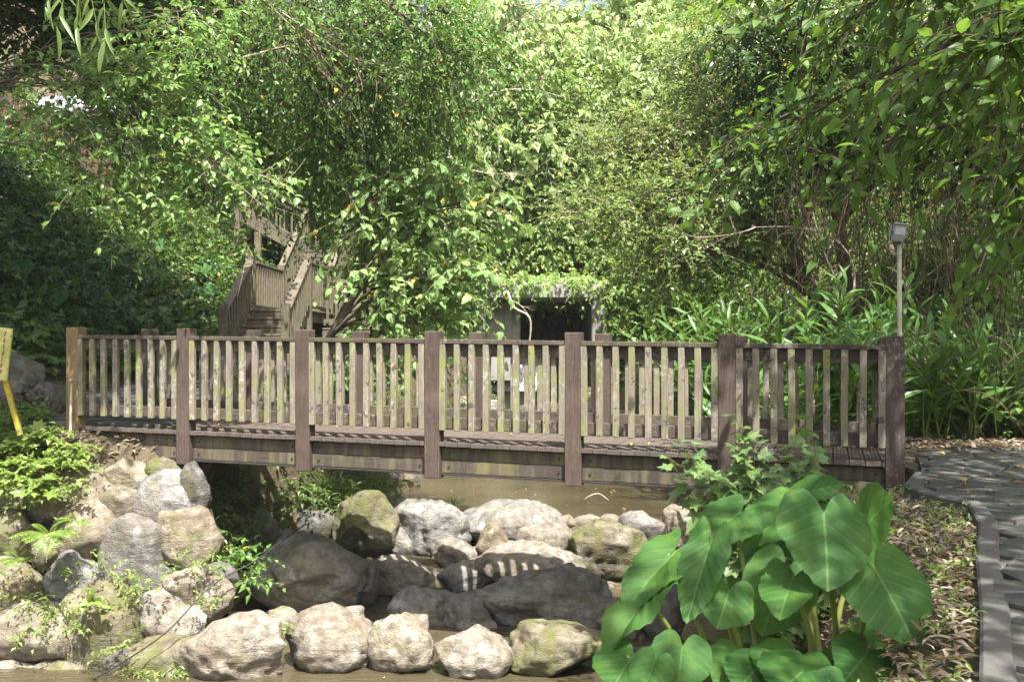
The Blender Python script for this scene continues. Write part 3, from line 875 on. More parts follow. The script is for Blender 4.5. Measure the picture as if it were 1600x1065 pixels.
# battered boulder wall on the left bank: every stone a part
wall = empty('boulder_wall', (-4.0, 10.6, -2.2))
tag(wall, 'dry boulder retaining wall below the left end of the footbridge', 'stone wall')
def wall_stone(x0, y0, x1, y1, mat, seed, Y=None, sub=4, **kw):
    s = 2.767
    a, b, c, d = x0 / s, 680 + y0 / s, x1 / s, 680 + y1 / s
    if Y is None: Y = 10.32 + (1050 - (b + d) / 2) / 325 * 1.12
    gx, gy = (c - a) * .14, (d - b) * .14
    kw.setdefault('cuts', 8)
    o = rock_px('stone', a - gx, b - gy, c + gx, d + gy, Y + 0.10, mat, seed, None, sub, 0.7, **kw)
    loc = o.location.copy(); o.parent = wall; o.location = loc - wall.location
_ws = [
 (480, 120, 655, 245, 'rock_warm'), (640, 105, 785, 200, 'rock_moss'), (590, 188, 818, 422, 'rock_grey'), (792, 155, 905, 350, 'rock_dark'),
 (420, 218, 602, 402, 'rock_warm'), (205, 165, 490, 352, 'rock_warm'), (-30, 210, 132, 335, 'rock_moss'), (265, 318, 508, 558, 'rock_warm'),
 (468, 398, 712, 694, 'rock_grey'), (688, 332, 918, 562, 'rock_warm'), (-60, 365, 135, 560, 'rock_moss'), (228, 543, 458, 802, 'rock_grey'),
 (-60, 556, 175, 745, 'rock_warm'), (706, 578, 892, 742, 'rock_warm'), (-20, 752, 318, 992, 'rock_warm'), (298, 676, 594, 1042, 'rock_moss'),
 (598, 692, 775, 890, 'rock_pale'), (850, 640, 1004, 792, 'rock_warm'), (688, 758, 885, 875, 'rock_pale'), (-40, 995, 195, 1100, 'rock_warm'),
 (188, 980, 448, 1100, 'rock_moss'), (598, 872, 985, 1065, 'rock_moss'), (120, 240, 240, 360, 'rock_warm'), (300, 120, 480, 230, 'rock_moss'),
 (150, 430, 280, 560, 'rock_moss'), (440, 540, 520, 680, 'rock_dark'), (560, 560, 720, 700, 'rock_dark'), (880, 560, 1010, 660, 'rock_dark'),
 (430, 900, 620, 1060, 'rock_dark'), (-60, 100, 120, 240, 'rock_moss'),
]
for i, (a, b, c, d, m) in enumerate(_ws):
    wall_stone(a, b, c, d, m, 101 + i * 7, tilt=random.Random(i).uniform(-.12, .12))
_r = random.Random(5)
for i in range(64):      # smaller stones packed into the joints
    x = _r.uniform(-10, 860); y = _r.uniform(150 if x > 420 else 230, 1030); w = _r.uniform(50, 120)
    if y < 150 or (x > 640 and y > 600): continue
    py = 680 + y / 2.767
    wall_stone(x, y, x + w, y + w * _r.uniform(.7, 1.0), _r.choice(['rock_warm', 'rock_grey', 'rock_moss', 'rock_warm']), 1500 + i, 10.52 + (1050 - py) / 325 * 1.12 + .12, 3)
for i in range(26):      # the wall runs on beyond the left edge
    x = -90 - (i % 6) * 175 + _r.uniform(-30, 30); y = 190 + (i // 6) * 190 + _r.uniform(-30, 30)
    wall_stone(x - 120, y, x + 95, y + 210, _r.choice(['rock_warm', 'rock_grey', 'rock_moss']), 1700 + i)
# recessed part of the wall under and behind the bridge
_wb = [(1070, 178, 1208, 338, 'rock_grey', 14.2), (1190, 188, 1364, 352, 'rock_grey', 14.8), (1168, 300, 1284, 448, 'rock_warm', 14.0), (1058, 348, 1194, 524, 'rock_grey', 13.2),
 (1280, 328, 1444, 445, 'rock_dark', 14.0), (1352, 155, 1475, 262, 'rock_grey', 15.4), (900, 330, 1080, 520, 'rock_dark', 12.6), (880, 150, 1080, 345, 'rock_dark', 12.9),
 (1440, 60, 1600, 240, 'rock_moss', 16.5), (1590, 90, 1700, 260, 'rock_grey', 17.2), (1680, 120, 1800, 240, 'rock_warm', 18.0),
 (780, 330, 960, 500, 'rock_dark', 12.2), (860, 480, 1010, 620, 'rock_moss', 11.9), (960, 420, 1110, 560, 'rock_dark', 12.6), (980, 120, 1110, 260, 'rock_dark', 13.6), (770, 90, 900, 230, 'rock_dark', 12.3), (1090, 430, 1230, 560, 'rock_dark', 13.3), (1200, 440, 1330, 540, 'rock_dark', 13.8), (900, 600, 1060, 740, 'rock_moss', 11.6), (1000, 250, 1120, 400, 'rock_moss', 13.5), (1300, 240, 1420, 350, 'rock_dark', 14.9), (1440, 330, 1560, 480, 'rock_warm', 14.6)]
for i, (a, b, c, d, m, Y) in enumerate(_wb):
    wall_stone(a, b, c, d, m, 401 + i * 5, Y, 3)

# stream boulders: each one a thing; distance from where its foot meets the bed
_ys = np.linspace(9.5, 20, 400); _rows = HOR + FPX * (EYE - zbed(_ys)) / _ys
def bed_Y(row): return float(np.interp(-row, -_rows, _ys))
def boulder(x0, y0, x1, y1, mat, label, seed, depth=0.85, sub=4, group=None, dY=0.0, **kw):
    Y = bed_Y(y1) + dY
    rx = (x1 - x0) / 2 / FPX * Y; g_ = (x1 - x0) * .05
    o = rock_px('boulder', x0 - g_, y0 - g_ * .5, x1 + g_, y1 + 8, Y + rx * depth * 0.55, mat + '_wet', seed, None, sub, depth, **kw)
    tag(o, label, 'boulder', group or 'boulders in the stream bed')
    return o
G = 'boulders in the stream bed'
boulder(456, 946, 581, 1044, 'rock_pale', 'round pale sunlit boulder beside the broad flat slab of the front row', 601, sub=5, cuts=6)
boulder(579, 964, 686, 1047, 'rock_warm', 'barrel-shaped pale boulder with a yellow-green moss patch on its face', 602, sub=5, cuts=6)
boulder(681, 985, 797, 1054, 'rock_pale', 'low broad cream boulder between the mossy barrel boulder and a half-shaded one', 603, sub=5, cuts=6)
boulder(792, 976, 934, 1052, 'rock_moss', 'flat-topped mossy boulder ending the front row beside the elephant ear leaves', 604, sub=5, cuts=8)
boulder(290, 968, 460, 1062, 'rock_pale', 'broad flat pale slab boulder with a dark seam at the foot of the wall', 605, sub=5, depth=0.6, cuts=10)
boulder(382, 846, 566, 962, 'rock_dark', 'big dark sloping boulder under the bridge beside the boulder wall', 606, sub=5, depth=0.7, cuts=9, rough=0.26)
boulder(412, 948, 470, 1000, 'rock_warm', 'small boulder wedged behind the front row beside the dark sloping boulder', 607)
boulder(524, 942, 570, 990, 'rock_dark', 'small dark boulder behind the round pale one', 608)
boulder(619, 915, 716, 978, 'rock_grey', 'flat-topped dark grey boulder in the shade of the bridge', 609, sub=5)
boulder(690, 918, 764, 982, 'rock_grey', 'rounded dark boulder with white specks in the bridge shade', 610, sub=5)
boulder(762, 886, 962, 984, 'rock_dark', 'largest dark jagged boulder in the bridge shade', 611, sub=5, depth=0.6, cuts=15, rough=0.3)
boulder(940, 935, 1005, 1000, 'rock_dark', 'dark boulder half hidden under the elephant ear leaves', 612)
boulder(578, 872, 682, 938, 'rock_pale', 'smooth pale boulder striped by the railing shadow', 613, sub=5, cuts=5, dY=.34)
boulder(676, 868, 766, 928, 'rock_grey', 'grey boulder with two bright stripes of railing light', 614, sub=5, cuts=6, dY=.22)
boulder(752, 850, 902, 922, 'rock_pale', 'long boulder with a sunlit top and shaded face', 615, sub=5, cuts=7)
boulder(554, 874, 590, 946, 'rock_grey', 'narrow upright wet stone beside the striped boulder', 616)
boulder(668, 840, 746, 884, 'rock_pale', 'low oval cream boulder behind the grey striped one', 617)
boulder(744, 817, 796, 882, 'rock_warm', 'upright mossy cream stone standing in the middle of the rapids', 618)
boulder(814, 812, 898, 872, 'rock_pale', 'white triangular boulder leaning on the long sunlit one', 619, cuts=11)
boulder(727, 789, 876, 848, 'rock_grey', 'long smooth purple-grey boulder at the lip of the upper pool', 620, sub=5, cuts=5)
boulder(894, 813, 1002, 896, 'rock_moss', 'blocky moss-covered boulder below the upper pool', 621, sub=5, cuts=10)
boulder(792, 831, 818, 860, 'rock_warm', 'small warm stone between the upright and the triangular boulder', 622, sub=3)
boulder(872, 804, 901, 822, 'rock_pale', 'small pale stone on the pool lip beside the purple-grey boulder', 623, sub=3)
boulder(897, 802, 938, 820, 'rock_pale', 'white flat stone on the pool lip above the mossy block', 624, sub=3)
boulder(936, 804, 970, 824, 'rock_warm', 'small brownish stone on the pool lip beside the white flat one', 625, sub=3)
boulder(962, 800, 1044, 864, 'rock_grey', 'grey boulder with a pale streak at the right of the pool lip', 626)
boulder(1030, 793, 1100, 850, 'rock_warm', 'wide warm boulder behind the lobed-leaf sapling', 627)
boulder(522, 773, 624, 872, 'rock_moss', 'tall brown mossy boulder leaning at the left of the rapids', 628, sub=5, cuts=8)
boulder(578, 768, 634, 808, 'rock_grey', 'pale grey stone resting on the tall brown mossy boulder', 629, dY=0.5)
boulder(618, 789, 730, 862, 'rock_grey', 'chunky grey boulder with a dark cleft beside the tall mossy one', 630, sub=5, cuts=11)
boulder(611, 824, 644, 864, 'rock_dark', 'small dark mossy stone at the foot of the chunky grey boulder', 631, sub=3)
boulder(594, 865, 616, 882, 'rock_grey', 'little round stone alone in the shaded water', 632, sub=3)
boulder(935, 1000, 992, 1044, 'rock_dark', 'wet black boulder beneath the lowest elephant ear leaf', 633)
boulder(1000, 900, 1066, 1000, 'rock_grey', 'lichen-spotted grey boulder behind the elephant ear stems', 634)
boulder(1080, 800, 1150, 860, 'rock_warm', 'warm boulder on the right bank below the bridge girder', 635)
# smaller filler stones between the boulders
_rng = random.Random(77)
for i in range(46):
    x = _rng.uniform(470, 1000); y = _rng.uniform(815, 1010); w = _rng.uniform(10, 26)
    boulder(x, y - w * 0.6, x + w, y, _rng.choice(['rock_pale', 'rock_warm', 'rock_grey', 'rock_dark']), 'small loose cobble lying between the stream boulders', 700 + i, sub=3, group='cobbles in the stream')
# stones round the foot of the culvert
for i, (a, b, c, d, Y) in enumerate([(700, 615, 745, 665, 21.5), (755, 622, 790, 652, 22.3), (800, 630, 835, 655, 22.4), (905, 605, 945, 640, 22.6), (915, 628, 960, 655, 22.0), (840, 628, 880, 652, 22.5), (960, 640, 1000, 668, 21.5), (680, 640, 715, 672, 20.5)]):
    o = rock_px('boulder', a, b, c, d, Y, ['rock_warm', 'rock_pale', 'rock_dark'][i % 3], 820 + i, None, 3)
    tag(o, 'pale stone lying at the foot of the culvert seen through the railing', 'boulder', 'stones at the culvert foot')
# ------------------------------------------------------------------ leaves
def _T(v, f): return np.array(v, float), np.array(f, int)
T_TINY = _T([(0, 0, 0), (.42, -.5, .10), (1, 0, -.06), (.42, .5, .10)], [(0, 1, 2), (0, 2, 3)])
T_SMALL = _T([(0, 0, 0), (.26, -.46, .09), (.66, -.40, .05), (1, 0, -.08), (.66, .40, .05), (.26, .46, .09)], [(0, 1, 2), (0, 2, 3), (0, 3, 4), (0, 4, 5)])
T_OVATE = _T([(0, 0, 0), (.33, -.5, .10), (.42, 0, 0), (.33, .5, .10), (1, 0, -.16)], [(0, 1, 2), (2, 1, 4), (0, 2, 3), (2, 4, 3)])
T_BIG = _T([(0, 0, 0), (.10, -.30, .05), (.10, .30, .05), (.36, -.50, .07), (.36, 0, 0), (.36, .50, .07), (.70, -.34, .0), (.70, 0, -.05), (.70, .34, .0), (1, 0, -.20)],
           [(0, 1, 4), (0, 4, 2), (1, 3, 4), (2, 4, 5), (3, 6, 7), (3, 7, 4), (4, 7, 8), (4, 8, 5), (6, 9, 7), (7, 9, 8)])
T_LANCE = _T([(0, 0, 0), (.22, -.42, .02), (.22, 0, -.01), (.22, .42, .02), (.5, -.5, -.03), (.5, 0, -.07), (.5, .5, -.03), (.8, -.28, -.16), (.8, 0, -.18), (.8, .28, -.16), (1, 0, -.30)],
           [(0, 1, 2), (0, 2, 3), (1, 4, 5), (1, 5, 2), (2, 5, 6), (2, 6, 3), (4, 7, 8), (4, 8, 5), (5, 8, 9), (5, 9, 6), (7, 10, 8), (8, 10, 9)])
_lob = [(0, 0), (-.06, -.26), (.16, -.56), (.30, -.30), (.66, -.46), (.62, -.18), (1, 0), (.62, .18), (.66, .46), (.30, .30), (.16, .56), (-.06, .26)]
T_LOBE = _T([(.30, 0, 0)] + [(a, b, .10 * abs(b) - .16 * a * a) for a, b in _lob], [(0, 1 + k, 1 + (k + 1) % 12) for k in range(12)])
T_BLADE = _T([(0, -.5, 0), (0, .5, 0), (.4, -.5, .12), (.4, .5, .12), (.75, -.35, .08), (.75, .35, .08), (1, 0, -.08)],
             [(0, 2, 3), (0, 3, 1), (2, 4, 5), (2, 5, 3), (4, 6, 5)])

def leaves(base, d, up, L, W, T):
    V0, F0 = T
    d = nrm(d); s = nrm(np.cross(d, up)); n = np.cross(s, d)
    L = np.asarray(L)[:, None, None]; W = np.asarray(W)[:, None, None]
    V = base[:, None, :] + d[:, None, :] * (V0[:, 0][None, :, None] * L) + s[:, None, :] * (V0[:, 1][None, :, None] * W) + n[:, None, :] * (V0[:, 2][None, :, None] * L)
    N = len(base); k = len(V0)
    F = (F0[None] + (np.arange(N) * k)[:, None, None]).reshape(-1, 3)
    return V.reshape(-1, 3), F

def twig_leaves(o, d, L, rng, per=8, droop=0.3, ll=0.08, lw=0.045, T=T_SMALL, hang=0.35, jit=0.45, seg=5, trad=0.004, t0=0.12):
    """twigs from points o along d: returns (leafV, leafF, twigV, twigF)"""
    N = len(o); L = np.broadcast_to(L, (N,)).astype(float)
    d = nrm(d); wob = rng.normal(size=(N, 3)) * 0.16
    def at(t):
        t = t[..., None]
        return o[:, None] + L[:, None, None] * (d[:, None] * t + wob[:, None] * t * t + np.array([0, 0, -droop]) * t * t)
    ts = np.broadcast_to(np.linspace(0, 1, seg), (N, seg))
    path = at(ts)
    tv, tf = tubes(path, trad * np.linspace(1, 0.35, seg)[None] * (0.6 + 0.8 * rng.random((N, 1))), 3)
    t = t0 + (1 - t0) * (np.arange(per)[None] + rng.random((N, per))) / per
    p = at(t); tang = nrm(d[:, None] + 2 * t[..., None] * (wob[:, None] + np.array([0, 0, -droop])))
    side = nrm(np.cross(tang, np.array([0, 0, 1.0]) + rng.normal(size=(N, per, 3)) * 0.35))
    sg = np.where((np.arange(per) % 2)[None, :, None] > 0, 1.0, -1.0)
    ld = nrm(tang * 0.55 + side * sg * 0.8 + np.array([0, 0, -hang]) + rng.normal(size=(N, per, 3)) * jit)
    up = nrm(np.array([0, 0, 1.0]) + np.array(SUND) * 0.35 + rng.normal(size=(N, per, 3)) * jit)
    sc = 0.6 + 0.8 * rng.random((N, per))
    lv, lf = leaves(p.reshape(-1, 3), ld.reshape(-1, 3), up.reshape(-1, 3), (ll * sc).ravel(), (lw * sc).ravel(), T)
    return lv, lf, tv, tf

class Batch:
    def __init__(s): s.v = []; s.f = []; s.n = 0
    def add(s, v, f):
        s.v.append(np.asarray(v, np.float32)); s.f.append(np.asarray(f) + s.n); s.n += len(v)
    def mesh(s, name, mat, smooth=False):
        return mesh_np(name, np.concatenate(s.v), np.concatenate(s.f), mat, smooth)

def curve_pts(a, b, bow, n=8):
    t = np.linspace(0, 1, n)[:, None]
    return a + (b - a) * t + np.asarray(bow) * (4 * t * (1 - t))

def tree(name, label, cat, base, fork, blobs, rng, leaf, twig='twig', bark='bark', r0=0.12, group=None, tw=120, tlen=0.6, per=8, ll=0.08, lw=0.045,
         T=T_SMALL, droop=0.3, hang=0.35, prefer=None, nbr=7, trad=0.004, jit=0.45, big=0):
    """trunk base->fork, a limb to every blob, side branches through it, twigs with leaves.
    blob: (px,py,Y,rx_px,ry_px,depth_m[,weight])"""
    root = empty(name, tuple(base)); tag(root, label, cat, group)
    B = np.array(base, float); Fk = np.array(fork, float)
    off = lambda v: np.asarray(v) - B
    trunk = Batch(); lb = Batch(); tb = Batch()
    path = curve_pts(B - np.array([0, 0, 0.25]), Fk, rng.normal(size=3) * 0.12 * np.linalg.norm(Fk - B) * np.array([1, 1, .2]) * 0.5, 9)
    v, f = tubes(off(path)[None], np.linspace(r0, r0 * 0.55, 9)[None], 8); trunk.add(v, f)
    for bl in blobs:
        c = P(bl[0], bl[1], bl[2]); rad = np.array([bl[3] / FPX * bl[2], bl[5], bl[4] / FPX * bl[2]])
        w = bl[6] if len(bl) > 6 else 1.0
        s = path[rng.integers(5, 9)]
        Ld = np.linalg.norm(c - s)
        lim = curve_pts(s, c, np.array([0, 0, 0.12 * Ld]) + rng.normal(size=3) * 0.05 * Ld, 9)
        v, f = tubes(off(lim)[None], np.linspace(r0 * 0.45, r0 * 0.14, 9)[None], 6); trunk.add(v, f)
        nb = max(3, int(nbr * w))
        e = nrm(rng.normal(size=(nb, 3))) * (rng.random((nb, 1)) ** 0.35)
        ends = c + e * rad
        st = lim[rng.integers(4, 9, nb)]
        tt = np.linspace(0, 1, 7)[None, :, None]
        bow = np.array([0, 0, 0.10]) + rng.normal(size=(nb, 3)) * 0.08
        Lb = np.linalg.norm(ends - st, axis=1)[:, None, None]
        br = st[:, None] + (ends - st)[:, None] * tt + bow[:, None] * Lb * 4 * tt * (1 - tt)
        v, f = tubes(off(br), np.linspace(r0 * 0.16, r0 * 0.04, 7)[None], 4); tb.add(v, f)
        nt = int(tw * w)
        ib = rng.integers(0, nb, nt); u = 0.25 + 0.75 * rng.random(nt) ** 0.7
        k = np.clip((u * 6).astype(int), 0, 5); fr = (u * 6 - k)[:, None]
        o = br[ib, k] * (1 - fr) + br[ib, np.minimum(k + 1, 6)] * fr
        o = np.where(rng.random((nt, 1)) < 0.45, c + nrm(rng.normal(size=(nt, 3))) * (rng.random((nt, 1)) ** 0.4) * rad * 0.85, o)
        d = nrm(o - c) * 0.5 + rng.normal(size=(nt, 3)) * 0.6
        if prefer is not None: d = d + np.array(prefer)
        lv, lf, tv, tf = twig_leaves(off(o), d, tlen * (0.6 + 0.8 * rng.random(nt)), rng, per, droop, ll, lw, T, hang, jit, trad=trad)
        lb.add(lv, lf); tb.add(tv, tf)
    link('trunk', trunk.mesh('trunk', M[bark], True), root)
    link('branches', tb.mesh('branches', M[twig]), root)
    link('crown', lb.mesh('crown', M[leaf]), root)
    return root

RG = np.random.default_rng
def gz(x, y): return float(H(x, y))
def onground(x, y): return (x, y, gz(x, y))
def hit(px, py, y0=9.5, y1=40.0):
    """where the pixel's ray meets the ground"""
    Y = np.arange(y0, y1, 0.05); X = (px - 800) / FPX * Y; Z = EYE - (py - HOR) / FPX * Y
    b = np.nonzero(Z < H(X, Y))[0]
    k = b[0] if len(b) else len(Y) - 1
    return np.array([X[k], Y[k], float(H(X[k], Y[k]))])

# ------------------------------------------------------------------ trees
# left: small-leaved tree drooping over the stairs and the stream
tree('small_leaved_tree', 'dense small-leaved green tree hanging down over the wooden stairs and stream', 'tree', onground(-12.2, 20.0), (-6.6, 16.4, 6.6),
     [(420, 60, 14.0, 120, 90, 1.0), (520, 140, 14.0, 110, 90, .9, 1.1), (600, 60, 13.5, 110, 80, .9), (680, 80, 13.0, 70, 70, .7, .8), (560, 250, 14.5, 100, 70, .9), (640, 190, 14.0, 80, 80, .8),
      (460, 250, 15.0, 90, 60, .8, .8), (540, 335, 15.5, 80, 45, .6, .6), (370, 180, 14.5, 80, 70, .8), (700, 20, 13, 50, 40, .6, .5), (480, 10, 13, 140, 50, 1.0, 1.0), (385, 255, 16.5, 60, 35, .6, .5)],
     RG(1), 'lf_small', 'twig_dark', r0=0.16, tw=230, tlen=0.75, per=11, ll=0.070, lw=0.040, droop=0.55, hang=0.5, prefer=(0.45, -0.2, -0.45), nbr=9)
# left: sunlit spray with paler leaves and bare twigs
tree('sunlit_branch_tree', 'slender tree with bright yellow-green sunlit sprays before the dark slope', 'tree', onground(-8.6, 12.0), (-6.9, 11.4, 4.2),
     [(215, 90, 11.0, 75, 45, .5, .8), (250, 150, 11.0, 85, 50, .5), (190, 215, 11.0, 70, 35, .5, .7), (110, 150, 11.0, 80, 22, .4, .3), (270, 215, 11.0, 70, 45, .5, .8), (320, 265, 11.2, 80, 35, .5, .7), (395, 285, 11.4, 50, 16, .4, .3), (180, 275, 11, 50, 30, .4, .4), (300, 50, 11.2, 80, 45, .5, .7), (60, 190, 11, 45, 20, .4, .3), (230, 340, 11.3, 60, 40, .4, .5)],
     RG(2), 'lf_bright', 'twig', r0=0.04, tw=92, tlen=0.5, per=10, ll=0.086, lw=0.048, droop=0.25, hang=0.2, prefer=(0.1, -0.15, 0.05), nbr=9, T=T_BIG)
# left top: dark tree whose crown shades the slope
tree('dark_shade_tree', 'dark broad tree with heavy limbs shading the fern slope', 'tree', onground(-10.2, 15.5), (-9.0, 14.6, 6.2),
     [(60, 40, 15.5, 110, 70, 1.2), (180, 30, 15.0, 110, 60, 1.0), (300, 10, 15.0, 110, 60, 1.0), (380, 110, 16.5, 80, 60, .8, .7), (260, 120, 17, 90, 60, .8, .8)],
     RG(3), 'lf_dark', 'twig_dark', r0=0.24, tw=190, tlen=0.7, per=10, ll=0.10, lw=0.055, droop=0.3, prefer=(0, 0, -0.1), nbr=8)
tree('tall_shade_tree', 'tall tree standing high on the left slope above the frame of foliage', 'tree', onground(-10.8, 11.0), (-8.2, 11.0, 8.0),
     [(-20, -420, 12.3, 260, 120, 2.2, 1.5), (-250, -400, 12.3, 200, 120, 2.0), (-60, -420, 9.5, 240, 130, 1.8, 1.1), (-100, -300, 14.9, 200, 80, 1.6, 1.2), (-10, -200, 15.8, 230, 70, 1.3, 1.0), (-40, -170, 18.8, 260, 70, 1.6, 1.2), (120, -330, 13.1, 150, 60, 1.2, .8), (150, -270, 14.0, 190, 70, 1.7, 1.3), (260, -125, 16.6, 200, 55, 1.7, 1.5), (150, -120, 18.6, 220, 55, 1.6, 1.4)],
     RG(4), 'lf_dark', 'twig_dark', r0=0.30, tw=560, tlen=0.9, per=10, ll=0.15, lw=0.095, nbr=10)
tree('background_tree', 'green tree standing on the slope above the upper flight of the stairs', 'tree', onground(-8.2, 30.5), (-7.6, 30.0, 8.0),
     [(330, 200, 28.5, 110, 70, 1.2), (430, 280, 28.5, 100, 60, 1.2), (240, 260, 28.5, 100, 60, 1.2), (420, 150, 29, 100, 70, 1.2), (520, 260, 28.5, 90, 70, 1.2), (540, 380, 28, 70, 60, 1.0, .8), (330, 330, 29, 90, 50, 1.0, .8)],
     RG(14), 'lf_small', 'twig_dark', r0=0.2, tw=150, tlen=0.9, per=9, ll=0.17, lw=0.10, droop=0.3, nbr=8, trad=.008)
# centre left: mulberry sapling in full sun
tree('mulberry_sapling', 'sunlit mulberry sapling with pale green pointed leaves beside the culvert', 'tree', onground(-3.1, 14.6), (-2.0, 13.9, 1.9),
     [(690, 270, 13.6, 80, 40, .6), (600, 330, 13.7, 80, 45, .6), (690, 350, 13.5, 90, 40, .6), (745, 420, 13.4, 60, 45, .5, .9), (630, 425, 13.7, 85, 45, .6), (690, 465, 13.6, 80, 40, .5), (620, 510, 13.9, 80, 40, .5), (565, 545, 14.1, 40, 30, .5, .4), (690, 560, 14, 60, 40, .5, .7), (600, 590, 14.2, 70, 35, .5, .7), (755, 320, 13.5, 60, 40, .5, .6), (610, 265, 13.7, 70, 35, .5, .7), (585, 400, 13.9, 40, 35, .5, .4)],
     RG(5), 'lf_mulberry', 'twig', 'bark', r0=0.07, tw=44, tlen=0.6, per=7, ll=0.125, lw=0.085, T=T_BIG, droop=0.3, hang=0.5, nbr=8, trad=0.005, jit=0.4)
# centre: bright far trees over the culvert
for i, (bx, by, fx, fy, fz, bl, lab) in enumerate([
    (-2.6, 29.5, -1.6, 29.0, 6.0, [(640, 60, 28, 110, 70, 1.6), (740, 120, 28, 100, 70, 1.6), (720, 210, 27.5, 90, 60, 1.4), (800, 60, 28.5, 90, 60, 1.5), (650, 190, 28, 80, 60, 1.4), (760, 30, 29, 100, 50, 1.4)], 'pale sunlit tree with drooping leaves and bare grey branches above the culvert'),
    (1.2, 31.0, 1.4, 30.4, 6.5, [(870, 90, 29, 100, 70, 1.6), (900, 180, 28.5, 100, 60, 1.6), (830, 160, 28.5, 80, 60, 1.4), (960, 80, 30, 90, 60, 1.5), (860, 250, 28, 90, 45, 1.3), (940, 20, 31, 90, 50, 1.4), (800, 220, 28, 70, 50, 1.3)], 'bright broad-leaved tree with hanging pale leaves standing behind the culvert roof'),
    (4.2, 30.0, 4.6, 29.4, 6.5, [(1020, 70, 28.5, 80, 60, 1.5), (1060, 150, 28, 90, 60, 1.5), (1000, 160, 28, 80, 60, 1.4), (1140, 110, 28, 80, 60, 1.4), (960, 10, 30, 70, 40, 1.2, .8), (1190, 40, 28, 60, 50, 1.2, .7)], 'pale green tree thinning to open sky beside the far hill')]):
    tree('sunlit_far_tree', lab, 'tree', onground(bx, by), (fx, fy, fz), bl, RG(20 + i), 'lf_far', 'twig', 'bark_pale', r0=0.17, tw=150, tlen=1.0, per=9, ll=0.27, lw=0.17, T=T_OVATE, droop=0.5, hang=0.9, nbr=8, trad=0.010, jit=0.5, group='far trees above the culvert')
# right of centre: twiggy small-leaved shrub
tree('twiggy_shrub', 'large twiggy shrub with tiny yellow-green leaves arching over the culvert', 'shrub', onground(5.9, 17.6), (5.0, 18.0, 2.6),
     [(960, 230, 18.5, 90, 60, 1.0), (1060, 200, 18.5, 100, 70, 1.0), (1150, 180, 18.5, 90, 70, 1.0), (1000, 310, 18.0, 110, 50, .9), (1110, 290, 18.0, 110, 60, 1.0), (940, 335, 17.8, 80, 30, .8, .7), (1050, 380, 17.8, 100, 45, .8), (1180, 350, 17.5, 90, 60, .9), (1040, 430, 18.0, 60, 30, .5, .5), (1090, 100, 19, 90, 60, 1.0)],
     RG(6), 'lf_shrub', 'twig', r0=0.13, tw=300, tlen=0.7, per=12, ll=0.075, lw=0.042, droop=0.15, hang=0.1, nbr=16, trad=0.006)
tree('ridge_shrub', 'deep green bushy tree between the twiggy shrub and the overhanging branches', 'tree', onground(6.2, 18.5), (5.6, 18.0, 4.5),
     [(1180, 60, 17.5, 100, 60, 1.0), (1240, 140, 17, 90, 60, 1.0), (1300, 60, 17, 100, 70, 1.0), (1340, 180, 16.5, 90, 60, .9), (1250, 240, 16.5, 90, 50, .9), (1420, 100, 16.5, 100, 80, 1.0), (1540, 80, 16.5, 110, 90, 1.0), (1450, 230, 16.5, 100, 60, 0.9), (1560, 240, 16, 90, 70, .9)],
     RG(7), 'lf_dark', 'twig_dark', r0=0.15, tw=210, tlen=0.65, per=11, ll=0.10, lw=0.06, droop=0.2, nbr=9)

